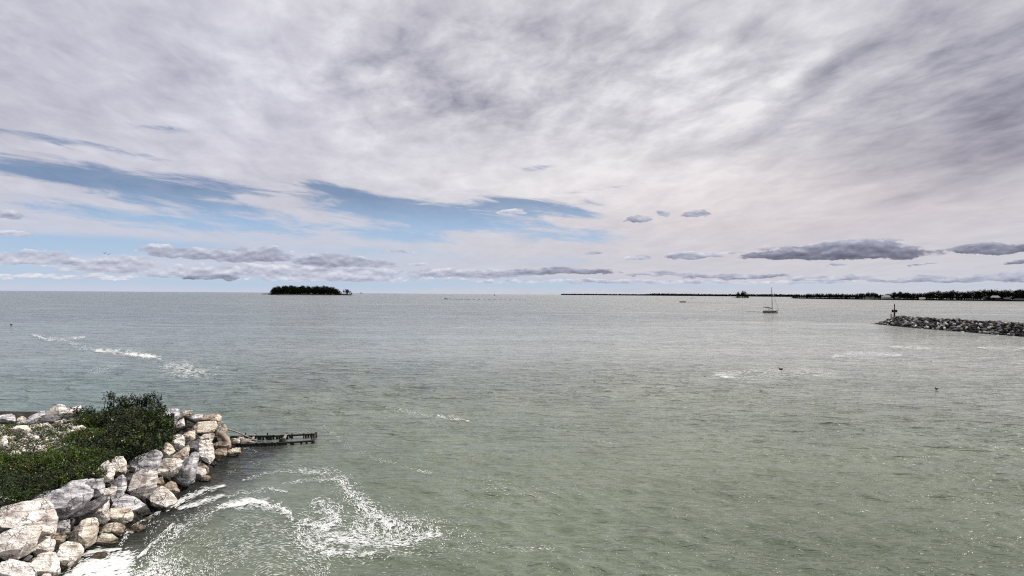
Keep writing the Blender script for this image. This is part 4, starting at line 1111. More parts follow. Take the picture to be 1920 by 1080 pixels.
# ------------------------------------------------------------------ breakwater on the right
def breakwater():
    W0 = [on_water(X, Y) for X, Y in ((1640, 607.5), (1700, 614), (1800, 622), (1920, 632))]
    e = (W0[3] - W0[1]); e = Vector((e.x, e.y, 0)).normalized()
    W0.append(W0[3] + e * 60)
    toe = [Vector((p.x, p.y)) for p in W0]
    cum = [0]
    for i in range(1, len(toe)): cum.append(cum[-1] + (toe[i] - toe[i - 1]).length)
    nrm = Vector((-e.y, e.x)); nrm = nrm if nrm.y > 0 else -nrm          # away from the camera
    def at(s, u):
        """s along the toe, u metres in from it"""
        for i in range(1, len(cum)):
            if s <= cum[i] or i == len(cum) - 1:
                p = toe[i - 1].lerp(toe[i], (s - cum[i - 1]) / (cum[i] - cum[i - 1])); break
        return p + nrm * u
    def prof(s, u):
        """height of the mound"""
        k = max(0.0, min(1.0, (s + 1) / 9.0)); c = 2.95 * k ** .7
        c += .25 * math.sin(s * .35) * .5
        if u < 4.6: return c * (u / 4.6) ** .85 if u > 0 else u * .6
        if u < 7.5: return c
        return max(c - (u - 7.5) * .7, -1)
    L = cum[-1]
    base = at(0, 3); t = thing('breakwater', (base.x, base.y, 0), 'long low breakwater of piled dark stones entering from the right edge', 'breakwater')
    B0 = Vector((base.x, base.y, 0))
    # core
    V = []; Fc = []; ns, nu = 60, 14
    for i in range(ns + 1):
        for j in range(nu + 1):
            s = -1 + (L + 1) * i / ns; u = -1 + 14.5 * j / nu
            p = at(max(s, 0), u) + e.xy * min(s, 0) * .5
            V.append((p.x - B0.x, p.y - B0.y, prof(s, u) - .75))
    for i in range(ns):
        for j in range(nu): a = i * (nu + 1) + j; Fc.append((a, a + 1, a + nu + 2, a + nu + 1))
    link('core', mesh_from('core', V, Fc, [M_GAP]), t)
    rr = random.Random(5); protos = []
    kinds = [M_DARK, M_GAP, M_DARK, M_GAP, M_GREY, M_GAP, M_BROWN, M_GAP, M_GAP, M_DARK]  # shaded fronts and bright rims of the pile put into the stone colours
    for k in range(16):
        pts = [Vector((rr.gauss(0, 1), rr.gauss(0, 1), rr.gauss(0, 1))).normalized() for _ in range(12)]
        bm = bmesh.new()
        for p in pts: bm.verts.new((p.x * .62, p.y * .5, p.z * .40))
        r = bmesh.ops.convex_hull(bm, input=bm.verts[:])
        for v in [v for v in bm.verts if not v.link_faces]: bm.verts.remove(v)
        me = bpy.data.meshes.new('stone'); bm.to_mesh(me); bm.free(); me.materials.append(kinds[k % 10]); protos.append(me)
    spots = []
    s = -2.0
    while s < L:
        u = -.4 + rr.uniform(-.3, .3)
        while u < 8.2:
            ss = s + rr.uniform(-.5, .5)
            p = at(max(ss, 0), u) + (e.xy * ss if ss < 0 else Vector((0, 0)))
            z = prof(ss, u) - .18 + rr.uniform(-.15, .18)
            if z > -.45:
                spots.append((p.x, p.y, z, rr.uniform(.85, 1.5)))
            u += rr.uniform(.85, 1.15)
        s += rr.uniform(1.0, 1.3)
    # the near slope and brow show largest; nearest stones become parts, the rest stay joined
    vis = [q for q in spots if to_px(q[:3])[0] < 1925]
    vis.sort(key=lambda q: -(q[3] / math.hypot(q[0], q[1])))
    single = vis[:290]; rest = vis[290:] + [q for q in spots if to_px(q[:3])[0] >= 1925]
    for q in single:
        link('stone', rr.choice(protos), t, loc=(q[0] - B0.x, q[1] - B0.y, q[2]), rot=(rr.uniform(-.5, .5), rr.uniform(-.4, .4), rr.uniform(0, 6.3)), scale=(q[3],) * 3)
    V = []; Fc = []; MI = []; ml = kinds
    for q in rest:
        k = rr.randrange(16); me = protos[k]; a = rr.uniform(0, 6.3); ca, sa = math.cos(a), math.sin(a); o = len(V)
        V += [(q[0] - B0.x + (v.co.x * ca - v.co.y * sa) * q[3], q[1] - B0.y + (v.co.x * sa + v.co.y * ca) * q[3], q[2] + v.co.z * q[3]) for v in me.vertices]
        Fc += [tuple(i + o for i in p.vertices) for p in me.polygons]; MI += [k % 10] * len(me.polygons)
    tag(link('small_stones', mesh_from('small_stones', V, Fc, ml, MI), t), kind='stuff')
    return at, prof
bw_at, bw_prof = breakwater()

# beacon on the head of the breakwater
def beacon():
    d = None
    for k in range(300):
        p = bw_at(k * .1, 5.2)
        if to_px((p.x, p.y, 2.9))[0] > 1677: break
    z0 = bw_prof(k * .1, 5.2) - .1
    t = thing('beacon', (p.x, p.y, z0), 'dark red navigation beacon with crossed square boards on the head of the breakwater', 'beacon')
    red = plain('beacon_red', lin(62, 20, 18), .6); blk = plain('beacon_black', lin(26, 24, 26), .6); conc = plain('beacon_concrete', lin(170, 166, 160), .85)
    mb = MB(); mb.box((0, 0, .2), (1.9, 1.9, .5)); link('plinth', mb.mesh('plinth', conc, bevel=.04), t)
    mb = MB(); mb.tube([(0, 0, .4), (0, 0, 2.6)], .27, 12); link('lower_column', mb.mesh('lower_column', red, smooth=True), t)
    mb = MB(); mb.tube([(0, 0, 2.2), (0, 0, 4.2)], .17, 12); link('mast', mb.mesh('mast', blk, smooth=True), t)
    for sx, m in ((-1, blk), (1, red)):
        mb = MB(); mb.box((sx * .66, 0, 2.55), (.66, .08, .9)); link('daymark_board', mb.mesh('daymark_board', m, bevel=.01), t)
    for sy in (-1, 1):
        mb = MB(); mb.box((0, sy * .66, 2.55), (.08, .66, .9)); link('daymark_board', mb.mesh('daymark_board', red, bevel=.01), t)
    mb = MB(); mb.tube([(0, 0, 4.2), (0, 0, 4.5), (0, 0, 4.85), (0, 0, 5.0)], [.19, .2, .14, .02], 12); link('lantern', mb.mesh('lantern', blk, smooth=True), t)
    mb = MB(); mb.box((-1.0, .2, 1.0), (.45, .45, 1.1)); link('battery_cabinet', mb.mesh('battery_cabinet', conc, bevel=.02), t)
beacon()

# ------------------------------------------------------------------ far land and trees
def far_point(X, dist, z=0.0):
    d = ray(X, 549); d = Vector((d.x, d.y, 0)).normalized() * dist
    return Vector((d.x, d.y, curve(d.x, d.y) + z))
F_DARK = leaf_mat('far_foliage', (.004, .006, .003), (.008, .012, .005), .0, 0.0)
F_MID = leaf_mat('far_foliage_mid', (.012, .018, .006), (.022, .032, .010), .0, 0.0)  # paler leaf tone, mixed in at random
M_BARK = wood_mat('bark', (.02, .015, .012), (.06, .05, .04))
def tree_proto(k, sparse=False):
    """about 1 unit tall; parts trunk and crown"""
    rng = np.random.default_rng(100 + k); rr = random.Random(100 + k)
    mb = MB(); tops = []
    lean = rr.uniform(-.06, .06)
    mb.tube([(0, 0, -.03), (lean * .5, 0, .25), (lean, 0, .62)], [.030, .022, .010], 6)
    nl = 13 if not sparse else 7
    for i in range(nl):
        a = rr.uniform(0, 6.3); r_ = rr.uniform(.08, .32); h = rr.uniform(.24 if not sparse else .45, .80)
        s = (lean * .6, 0, rr.uniform(.2, .45)); e = (math.cos(a) * r_, math.sin(a) * r_, h)
        mb.tube([s, ((s[0] + e[0]) / 2, (s[1] + e[1]) / 2, (s[2] + e[2]) / 2 - .02), e], [.012, .009, .004], 4); tops.append(e)
    tops.append((lean, 0, .86))
    V = []; n = 800 if not sparse else 480
    for e in tops:
        R0 = rr.uniform(.15, .23) * (.75 if sparse else 1.0)
        u = rng.normal(size=(n // 8, 3)); u /= np.linalg.norm(u, axis=1, keepdims=True)
        V.append(np.array(e) + u * rng.uniform(.3, 1.1, (len(u), 1)) * [R0, R0, R0 * .85])
    P = np.concatenate(V)
    lv, lf, _ = leaf_faces(P, rng.uniform(.045, .09, len(P)), rng, .3)
    mi = np.repeat((rng.random(len(P)) < .22).astype(int), 2)
    return mb.mesh('trunk', M_BARK), mesh_from('crown', lv, lf, [F_DARK, F_MID], mi)
TP = [tree_proto(k) for k in range(5)] + [tree_proto(9, True), tree_proto(10, True)]
def plant_tree(p, h, k, label, group, wide=1.0):
    t = link('tree', None, loc=p, rot=(0, 0, random.uniform(0, 6.3)), scale=(h * wide, h * wide, h))
    tag(t, label, 'tree', group)
    link('trunk', TP[k][0], t); link('crown', TP[k][1], t)
    return t
def strip_land(name, pts, mat, half=None, zt=1.2):
    """low land: pts = (X, near distance, far distance, height)"""
    V = []; Fc = []
    for i, (X, d0, d1, h) in enumerate(pts):
        prof = [(0, -1.5), (.0, -.2), (.02, .5), (.15, h), (.5, h * 1.15), (.85, h), (.98, .5), (1, -1.5)]
        for s, z in prof:
            V.append(tuple(far_point(X, d0 + (d1 - d0) * s, z)))
    n = 8
    for i in range(len(pts) - 1):
        for j in range(n - 1): a = i * n + j; Fc.append((a, a + n, a + n + 1, a + 1))
    Fc.append(tuple(range(n))); Fc.append(tuple((len(pts) - 1) * n + j for j in range(n))[::-1])
    me = mesh_from(name, V, Fc, [mat]); return tag(link(name, me), kind='structure')
M_FARSOIL = plain('far_ground', (.008, .008, .006), .95, .3, .05, spec=0)
M_SAND = plain('shore_stones', (.05, .047, .04), .95, .4, .3, spec=0)
def wood_mass(name, label, pts, n, leaf, seed, mats=(F_DARK, F_MID)):
    """pts: (X, near distance, far distance, top height)"""
    rng = np.random.default_rng(seed); P = []
    xs = [p[0] for p in pts]
    for _ in range(n):
        X = rng.uniform(xs[0], xs[-1]); d0 = np.interp(X, xs, [p[1] for p in pts]); d1 = np.interp(X, xs, [p[2] for p in pts]); h = np.interp(X, xs, [p[3] for p in pts])
        u = rng.random(); d = d0 + (d1 - d0) * u
        hh = h * (.80 + .35 * mnoise.noise(Vector((X * .35, d * .01, seed))) + .18 * mnoise.noise(Vector((X * 1.3, d * .03, seed))))
        z = hh * rng.random() ** .6
        P.append(tuple(far_point(X, d, z)))
    V, Fc, _ = leaf_faces(P, rng.uniform(.6, 1.3, len(P)) * leaf, rng, .3, wide=.8)
    mi = np.repeat((rng.random(len(P)) < .15).astype(int), 2)
    return tag(link(name, mesh_from(name, V, Fc, list(mats), mi)), label, 'woodland', kind='stuff')
# wooded island
strip_land('island', [(502, 2205, 2215, .3), (509, 2190, 2260, 1.6), (540, 2170, 2330, 2.5), (600, 2170, 2330, 2.5), (640, 2180, 2260, 1.2), (659, 2190, 2215, .6), (662, 2195, 2205, .3)], M_SAND)
strip_land('sand_spit', [(490.5, 2600, 2610, .6), (495, 2595, 2640, 1.4), (512, 2590, 2650, 1.6)], M_FARSOIL)
rr = random.Random(77)
top = [(508, 542), (513, 540), (520, 538.5), (528, 537.5), (540, 537), (552, 536.6), (560, 538), (568, 537.2), (580, 537.6), (590, 537), (600, 538), (609, 536.2), (616, 538.5), (625, 539), (631, 542), (636, 547), (643, 547), (648, 544), (654, 546), (658, 548.5)]
def top_y(X, prof): return float(np.interp(X, [p[0] for p in prof], [p[1] for p in prof]))
isl = 'trees covering the wooded island'
for X in np.arange(510, 634, 3.4):
    for d, k_ in ((2200, .82), (2250, 1.0)):
        x = X + rr.uniform(-1.5, 1.5); p = far_point(x, d + rr.uniform(-12, 12), 1.0)
        h = (to_px(p)[1] - top_y(x, top)) * d / F * k_ * rr.uniform(.86, 1.06)
        plant_tree(p, max(h, 6) * 1.08, rr.randrange(5), 'dark broad crowned tree in the dense cover of the wooded island', isl, rr.uniform(.95, 1.2))
for x, h, k in ((636.5, 13, 3), (640.5, 9, 6), (644.5, 16, 5), (648.0, 19, 6), (651.5, 17, 1), (655, 14, 6)):
    plant_tree(far_point(x, 2200, .6), h, k, 'sparse crowned small tree at the thin right end of the wooded island', 'sparse trees at the right end of the island', .95)
plant_tree(far_point(658.8, 2197, .2), 8.5, 2, 'single round bushy tree standing last at the right tip of the wooded island', None, .9)
wood_mass('undergrowth', 'dark undergrowth along the waterline of the wooded island', [(508, 2185, 2215, 6), (540, 2180, 2240, 13), (600, 2180, 2240, 13), (630, 2185, 2230, 9), (638, 2190, 2205, 4), (658, 2190, 2205, 3)], 6200, 2.2, 3)
wood_mass('undergrowth', 'low dark scrub on the spit left of the wooded island', [(491, 2600, 2612, 1.5), (497, 2600, 2625, 3), (512, 2600, 2630, 4.5)], 420, 1.4, 8)
# light tower on the island
def light_tower():
    p = far_point(519.3, 2215, 1.5); t = thing('light_tower', p, 'thin light tower rising just above the left trees of the wooded island', 'tower')
    w = plain('tower_white', (.10, .10, .10), .7)
    mb = MB(); mb.tube([(0, 0, 0), (0, 0, 21), (0, 0, 22)], [1.0, .5, .5], 8); link('shaft', mb.mesh('shaft', w), t)
    mb = MB(); mb.tube([(0, 0, 22), (0, 0, 22.4)], 1.3, 8); link('gallery', mb.mesh('gallery', w), t)
    mb = MB(); mb.tube([(0, 0, 22.4), (0, 0, 24.6), (0, 0, 25.6)], [.9, .9, .1], 8); link('lantern', mb.mesh('lantern', plain('lantern_dark', (.02, .02, .02), .5)), t)
light_tower()
# distant low coast
cst = [(1052, 5600, 5700, 3), (1056, 5600, 5800, 5), (1100, 5550, 5900, 6), (1160, 5500, 5900, 6), (1215, 5400, 5900, 8), (1225, 5400, 5900, 14), (1260, 5350, 5900, 13), (1290, 5300, 5900, 12), (1350, 5200, 5900, 10), (1400, 5100, 5900, 12), (1450, 5000, 5900, 14), (1470, 4950, 5900, 12), (1500, 4900, 5900, 13), (1700, 4500, 5900, 14), (2200, 4000, 6000, 14)]
strip_land('far_coast', [(a, b, c, d * .5) for a, b, c, d in cst], M_FARSOIL)
wood_mass('far_wood', 'thin dark line of far woods along the horizon right of centre', [(a, b + 20, b + 140, d * 1.12 + 4) for a, b, c, d in cst[:13]], 15000, 5.5, 5)
# islet
strip_land('islet', [(1372, 2455, 2462, .3), (1377, 2450, 2480, 1.0), (1390, 2440, 2490, 1.6), (1402, 2445, 2480, .8), (1405, 2450, 2458, .2)], M_SAND)
for x, h, k, w in ((1380.5, 15, 5, .9), (1384.5, 19.5, 1, .75), (1392.5, 23, 2, .75), (1396, 22, 3, .7), (1400, 15, 4, .85)):
    lab = {1380.5: 'thin tree at the left end of the small islet', 1384.5: 'medium tree left of the notch on the small islet', 1392.5: 'tallest tree on the small islet', 1396: 'rounded tree just right of the tallest on the small islet', 1400: 'low spreading tree at the right end of the small islet'}[x]
    plant_tree(far_point(x, 2462, .6), h, k, lab, None, w)
wood_mass('undergrowth', 'dark scrub at the foot of the trees on the small islet', [(1381, 2452, 2470, 4), (1388, 2450, 2475, 11), (1398, 2450, 2475, 11), (1404, 2452, 2465, 4)], 900, 1.8, 9)
# wooded headland on the right
hd = [(1484, 559.0), (1490, 559.8), (1600, 561.6), (1750, 563.4), (1920, 565.2), (2200, 568)]
htop = [(1484, 557), (1490, 553.5), (1500, 552), (1522, 550.5), (1560, 550.5), (1600, 551.2), (1635, 549), (1660, 552), (1683, 548), (1700, 549.5), (1720, 549.5), (1745, 547.5), (1760, 546), (1772, 549), (1784, 546), (1800, 549), (1830, 547), (1868, 544.5), (1890, 547), (1925, 546), (2200, 546)]
def hd_dist(X):
    Y = top_y(X, hd); p = on_water(X, Y); return math.hypot(p.x, p.y)
hpts = [(X, hd_dist(X), hd_dist(X) + (60 if X < 1500 else 500), .4 if X < 1486 else 2.2) for X in (1482, 1486, 1500, 1560, 1600, 1680, 1750, 1840, 1920, 2050, 2200)]
strip_land('headland', hpts, M_FARSOIL)
grp = 'trees along the wooded headland'
for i, X in enumerate(np.arange(1489, 1935, 4.6)):
    x = X + rr.uniform(-1.6, 1.6); d = hd_dist(x) + rr.uniform(30, 60); p = far_point(x, d, 1.6)
    h = (to_px(p)[1] - top_y(x, htop)) * d / F * rr.uniform(.80, 1.05)
    plant_tree(p, max(h, 7), rr.randrange(5) if rr.random() < .8 else 5, 'dark tree in the long row along the wooded headland at right', grp, rr.uniform(.85, 1.15))
for i, X in enumerate(np.arange(1560, 1935, 9)):
    x = X + rr.uniform(-3, 3); d = hd_dist(x) + rr.uniform(12, 24); p = far_point(x, d, 1.2)
    plant_tree(p, rr.uniform(7, 12), rr.randrange(5), 'smaller tree at the waterline of the wooded headland at right', 'small waterline trees of the headland', rr.uniform(.9, 1.1))
def hgt(X, d): return max((to_px(far_point(X, d, 0))[1] - top_y(X, htop)) * d / F, 3)
wood_mass('wood', 'solid dark wood behind the tree row of the right headland', [(X, hd_dist(X) + 26, hd_dist(X) + 120, hgt(X, hd_dist(X) + 80) * .92) for X in (1486, 1492, 1500, 1522, 1560, 1600, 1635, 1660, 1683, 1700, 1745, 1760, 1784, 1830, 1868, 1925, 2200)], 15000, 2.6, 12)

wood_mass('undergrowth', 'dark bank of scrub along the foot of the right headland', [(X, hd_dist(X) + 1, hd_dist(X) + 10, 3.2) for X in (1484, 1500, 1560, 1620, 1680, 1740, 1800, 1860, 1920, 2050, 2200)], 9000, 1.5, 14)
# houses on the headland shore
M_WALLW = plain('white_siding', (.36, .36, .35), .8, .08); M_WALLG = plain('grey_siding', (.035, .035, .035), .8, .1); M_WALLB = plain('brown_siding', (.05, .04, .03), .8, .1)
M_ROOFW = plain('pale_roof', (.22, .22, .22), .7, .1); M_ROOFD = plain('dark_roof', (.03, .03, .033), .8, .1); M_GLASS = plain('window_glass', (.02, .025, .03), .15, .05)
def house(X, off, w, h, dp, wall, roof, label, z=1.6, hip=False):
    d = hd_dist(X) + off; p = far_point(X, d, z)
    t = thing('house', p, label, 'house', rotz=-math.atan2(p.x, p.y) * .9)
    mb = MB(); mb.box((0, 0, h / 2), (w, dp, h)); link('wall', mb.mesh('wall', wall), t)
    o = .5; rh = w * .16 + 1.2; k = w * .28 if hip else w / 2 + o
    V = [(-w / 2 - o, -dp / 2 - o, h), (w / 2 + o, -dp / 2 - o, h), (w / 2 + o, dp / 2 + o, h), (-w / 2 - o, dp / 2 + o, h), (-k, 0, h + rh), (k, 0, h + rh)]
    mb = MB(); mb.add(V, [(0, 1, 5, 4), (2, 3, 4, 5), (1, 2, 5), (3, 0, 4), (3, 2, 1, 0)]); link('roof', mb.mesh('roof', roof), t)
    n = max(2, int(w / 4))
    for i in range(n):
        x = -w / 2 + w * (i + .5) / n
        nm = 'door' if i == n // 2 else 'window'
        mb = MB(); mb.box((x, -dp / 2 - .03, h * .55 if nm == 'window' else 1.1), (1.5, .1, 1.3) if nm == 'window' else (1.1, .1, 2.2)); link(nm, mb.mesh(nm, M_GLASS if nm == 'window' else M_WALLB), t)
house(1661.5, 14, 22, 4.2, 10, M_WALLW, M_ROOFW, 'white house with a pale hipped roof near the middle of the headland shore', 3.0, True)
house(1631, 6, 20, 2.6, 7, M_WALLW, M_ROOFD, 'long low white building at the waterline left of the hip roofed house', .8)
house(1729, 5, 12, 3.0, 7, M_WALLW, M_ROOFW, 'small white boathouse standing right at the headland waterline', .8)
house(1684, 10, 13, 2.8, 8, M_WALLG, M_ROOFD, 'low dark house between the hip roofed house and the boathouse', 1.0)
house(1866, 22, 20, 5.0, 11, M_WALLG, M_ROOFW, 'dark house with a pale hipped roof near the right edge of the headland', 3.2, True)
house(1888, 16, 12, 3.4, 9, M_WALLB, M_ROOFD, 'brown house with a dark roof just right of the pale roofed dark house', 2.0)
house(1848, 20, 10, 3.4, 8, M_WALLB, M_ROOFD, 'small brown house among trees left of the pale roofed dark house', 2.0)
house(1911, 7, 16, 2.2, 6, M_WALLG, M_ROOFD, 'long low dark boathouse at the far right of the headland shore', .6)
house(1598, 7, 9, 2.6, 6, M_WALLG, M_ROOFD, 'tiny dark cabin at the left part of the headland shore', .8)

# ------------------------------------------------------------------ boats, buoys, birds
M_HULL = plain('white_hull', (.62, .62, .60), .35, .06); M_NAVY = plain('dark_hull', (.012, .013, .018), .4, .1); M_DECK = plain('deck', (.50, .49, .46), .6, .08)
M_MAST = plain('grey_spar', (.09, .09, .095), .5, .05); M_CANVAS = plain('dark_canvas', (.03, .035, .05), .8, .1); M_PORT = plain('porthole', (.015, .018, .02), .2, .05)
def hull_mesh(L, B, H, draft, sheer=.35, mat=M_HULL, z0=0.0, z1=None, transom=.72, puff=0.0):
    """lofted hull between two heights; bow at +x"""
    st = 15; lv = 7; V = []; Fc = []
    z1 = H if z1 is None else z1
    for i in range(st):
        s = i / (st - 1); x = -L / 2 + L * s
        bw = B / 2 * (transom + (1 - transom) * math.sin(min(s / .45, 1) * math.pi / 2)) if s < .45 else B / 2 * (1 - ((s - .45) / .55) ** 2.3)
        sh = sheer * (max(0, s - .35) / .65) ** 2
        for sd_ in (-1, 1):
            for j in range(lv):
                v = j / (lv - 1); z = -draft + (H + sh + draft) * v
                z = z0 + (z1 + sh - z0) * v if z1 != H or z0 != 0 else z
                k = (v ** .38 if z0 <= 0 and z1 == H else 1 - .0 * v)
                rake = (v - 1) * .08 * L * max(0, s - .7) / .3
                V.append((x + rake, sd_ * (bw * k + puff), z))
    for i in range(st - 1):
        for sd_ in (0, 1):
            for j in range(lv - 1):
                a = (i * 2 + sd_) * lv + j; b = ((i + 1) * 2 + sd_) * lv + j
                Fc.append((a, b, b + 1, a + 1) if sd_ == 0 else (a, a + 1, b + 1, b))
    for i in range(st - 1):                                       # deck
        a = (i * 2) * lv + lv - 1; b = ((i + 1) * 2) * lv + lv - 1
        Fc.append((a, b, b + lv, a + lv))
    for j in range(lv - 1): Fc.append((j, j + 1, lv + j + 1, lv + j))   # transom
    return mesh_from('hull', V, Fc, [mat])
def sailboat():
    p = on_water(1445, 587); t = thing('sailboat', p, 'white sailboat under bare mast with a dark stripe along its hull, right of centre', 'sailboat', rotz=R(-22), scale=1.08)
    L = 7.6
    link('hull', hull_mesh(L, 2.8, 1.25, .5), t)
    me = hull_mesh(L, 2.8, 1.15, .5, mat=M_NAVY, z0=.66, z1=.98, puff=.02); me.name = 'stripe'; link('stripe', me, t)
    me = hull_mesh(L * .985, 2.7, .2, .1, sheer=0, mat=M_NAVY, z0=-.1, z1=.34, puff=.04); me.name = 'waterline_shadow'; link('waterline_shadow', me, t)  # dark band on the hull painted in for the shadow at the waterline
    mb = MB(); mb.box((.5, 0, 1.42), (3.0, 1.7, .55), taper=.8); mb2 = mb; link('cabin', mb.mesh('cabin', M_HULL, bevel=.08), t)
    for x in (-.2, .6, 1.3):
        for sy in (-1, 1):
            mb = MB(); mb.box((x, sy * .81, 1.44), (.42, .06, .16)); link('porthole', mb.mesh('porthole', M_PORT), t)
    mb = MB(); mb.box((-2.3, 0, 1.28), (1.7, 1.5, .10)); link('cockpit', mb.mesh('cockpit', M_PORT), t)
    mb = MB(); mb.tube([(-1.05, -.75, 1.3), (-1.2, -.8, 2.2), (-1.2, .8, 2.2), (-1.05, .75, 1.3)], .03, 5); link('dodger_frame', mb.mesh('dodger_frame', M_MAST), t)
    mb = MB(); mb.add([(-1.35, -.8, 2.1), (-1.35, .8, 2.1), (-.4, .8, 1.75), (-.4, -.8, 1.75), (-1.35, -.8, 2.2), (-1.35, .8, 2.2), (-.4, .8, 1.83), (-.4, -.8, 1.83)], [(3, 2, 1, 0), (4, 5, 6, 7), (0, 1, 5, 4), (2, 3, 7, 6), (1, 2, 6, 5), (3, 0, 4, 7)]); link('dodger', mb.mesh('dodger', M_CANVAS), t)
    mb = MB(); mb.tube([(.75, 0, 1.5), (.62, 0, 7), (.3, 0, 13.2)], [.16, .15, .12], 8); link('mast', mb.mesh('mast', M_MAST, smooth=True), t)
    mb = MB(); mb.tube([(.70, 0, 2.35), (-1.0, 0, 2.75), (-3.6, 0, 3.0)], [.20, .24, .14], 8); link('boom', mb.mesh('boom', M_CANVAS, smooth=True), t)
    mb = MB(); mb.tube([(3.75, 0, 1.55), (2.4, 0, 6.0), (.42, 0, 11.9)], [.06, .10, .04], 7); link('furled_jib', mb.mesh('furled_jib', plain('sailcloth', (.34, .34, .34), .8, .1), smooth=True), t)
    mb = MB(); mb.tube([(-3.7, 0, 1.2), (.3, 0, 13.1)], .012, 4); link('backstay', mb.mesh('backstay', M_MAST), t)
    for sy in (-1, 1):
        mb = MB(); mb.tube([(.6, sy * 1.3, 1.2), (.6, sy * .75, 7.2), (.4, 0, 12.4)], .012, 4); link('shroud', mb.mesh('shroud', M_MAST), t)
    mb = MB(); mb.tube([(.62, -.75, 7.2), (.62, .75, 7.2)], .03, 5); link('spreader', mb.mesh('spreader', M_MAST), t)
    mb = MB(); mb.tube([(3.3, -.35, 1.5), (3.5, -.3, 2.1), (3.9, 0, 2.15), (3.5, .3, 2.1), (3.3, .35, 1.5)], .02, 4); link('pulpit', mb.mesh('pulpit', M_MAST), t)
    mb = MB(); mb.tube([(-3.6, -.9, 1.15), (-3.6, -.9, 1.8), (-3.7, 0, 1.8), (-3.6, .9, 1.8), (-3.6, .9, 1.15)], .02, 4); link('pushpit', mb.mesh('pushpit', M_MAST), t)
    return p
def person_at(name, loc, h, cloth, label, sit=False, rz=0.0):
    """small seated or standing figure grown from a skeleton"""
    skin = plain('skin_tone', (.35, .22, .16), .6, .05)
    V = [(0, 0, .50), (0, 0, .78), (0, 0, .92), (0, .0, 1.06), (-.17, 0, .86), (.17, 0, .86), (-.24, .08, .66), (.24, .08, .66), (-.2, .28, .58), (.2, .28, .58),
         (-.1, .36, .50), (.1, .36, .50), (-.1, .4, .08), (.1, .4, .08), (-.1, .52, .04), (.1, .52, .04)]
    Ed = [(0, 1), (1, 2), (2, 3), (2, 4), (2, 5), (4, 6), (5, 7), (6, 8), (7, 9), (0, 10), (0, 11), (10, 12), (11, 13), (12, 14), (13, 15)]
    rad = [.15, .16, .07, .10, .08, .08, .05, .05, .04, .04, .085, .085, .055, .055, .045, .045]
    me = bpy.data.meshes.new('person'); me.from_pydata(V, Ed, []); me.materials.append(cloth)
    o = link('person', me, loc=loc, rot=(0, 0, rz), scale=(h,) * 3)
    sk = o.modifiers.new('skin', 'SKIN'); o.modifiers.new('sub', 'SUBSURF').levels = 1
    for i, r_ in enumerate(rad): me.skin_vertices[0].data[i].radius = (r_, r_)
    me.skin_vertices[0].data[0].use_root = True
    tag(o, label, 'person')
    mb = MB(); mb.tube([(0, 0, 1.02), (0, .01, 1.10), (0, .01, 1.20), (0, .01, 1.27)], [.06, .105, .10, .04], 8)
    link('head', mb.mesh('head', skin, smooth=True), o)
    return o
def motorboat(X, Y, L, label, rz, mat=M_HULL, people=(), stripe=True, screen=True):
    p = on_water(X, Y); t = thing('motorboat', p, label, 'motorboat', rotz=rz)
    H = .16 * L ** .8 + .3
    link('hull', hull_mesh(L, L * .32, H, .25, sheer=.3, mat=mat), t)
    mb = MB(); mb.box((-L * .16, 0, H + .03), (L * .44, L * .2, .06)); link('cockpit', mb.mesh('cockpit', M_PORT), t)
    if screen:
        mb = MB(); mb.box((L * .10, 0, H + .28), (.5, L * .2, .5), taper=.7); link('windscreen', mb.mesh('windscreen', M_PORT), t)
    mb = MB(); mb.box((-L * .5 - .18, 0, H * .75), (.35, .4, .8), taper=.85); link('outboard_motor', mb.mesh('outboard_motor', M_NAVY, bevel=.04), t)
    mb = MB(); mb.box((-L * .30, 0, H + .22), (.5, L * .18, .4)); link('seat', mb.mesh('seat', M_CANVAS, bevel=.03), t)
    for i, (fx, lab) in enumerate(people):
        c = Vector((math.cos(rz) * L * fx, math.sin(rz) * L * fx, 0)) + p; c.z = p.z + H - .1
        person_at('person', c, 1.15, M_CANVAS, lab, rz=rz - math.pi / 2)
sailboat()
motorboat(1280, 567, 8.4, 'small open motorboat with a raised dark figure aboard, left of the islet', R(176), plain('grey_hull', (.10, .10, .11), .5, .1), ((-.10, 'person in dark clothes sitting upright in the small open motorboat'),))
motorboat(1297, 559.2, 5.5, 'tiny dark boat beyond the open motorboat, nearer the far coast', R(170), M_NAVY)
motorboat(836, 561, 5.2, 'speedboat heading left with a white and dark wake trailing behind', R(172), plain('dark_red_hull', (.05, .02, .018), .5, .1))
# a far ship and far sails on the horizon
def far_sail(X, d, h, label):
    p = far_point(X, d, 0); t = thing('sailing_boat', p, label, 'sailboat', rotz=R(-30))
    link('hull', hull_mesh(h * .8, h * .24, .9, .3, mat=M_NAVY), t)
    mb = MB(); mb.tube([(0, 0, .8), (0, 0, h)], [.22, .12], 6); link('mast', mb.mesh('mast', M_MAST), t)
    mb = MB(); mb.add([(-.1, 0, 1.6), (-h * .3, .25, 1.8), (-.05, 0, h * .93), (-.1, .12, 1.6)], [(0, 1, 2), (1, 3, 2), (3, 0, 2), (0, 3, 1)]); link('sail', mb.mesh('sail', M_MAST), t)
far_sail(927.3, 2600, 9, 'tiny grey sailing boat standing upright on the horizon near the centre')
far_sail(740.5, 3200, 6, 'tiniest sailing boat on the horizon to the right of the wooded island')
def ship():
    p = far_point(677.5, 6500, 0); t = thing('cargo_ship', p, 'faint grey ship on the horizon just right of the wooded island', 'ship', rotz=R(10))
    m = plain('ship_grey', (.12, .13, .15), .7, .1)
    link('hull', hull_mesh(26, 6, 3.0, 1, mat=m), t)
    mb = MB(); mb.box((-6, 0, 5), (6, 5, 5), taper=.85); link('bridge', mb.mesh('bridge', m), t)
    mb = MB(); mb.tube([(-6, 0, 7), (-6, 0, 11)], .4, 6); link('funnel', mb.mesh('funnel', m), t)
ship()
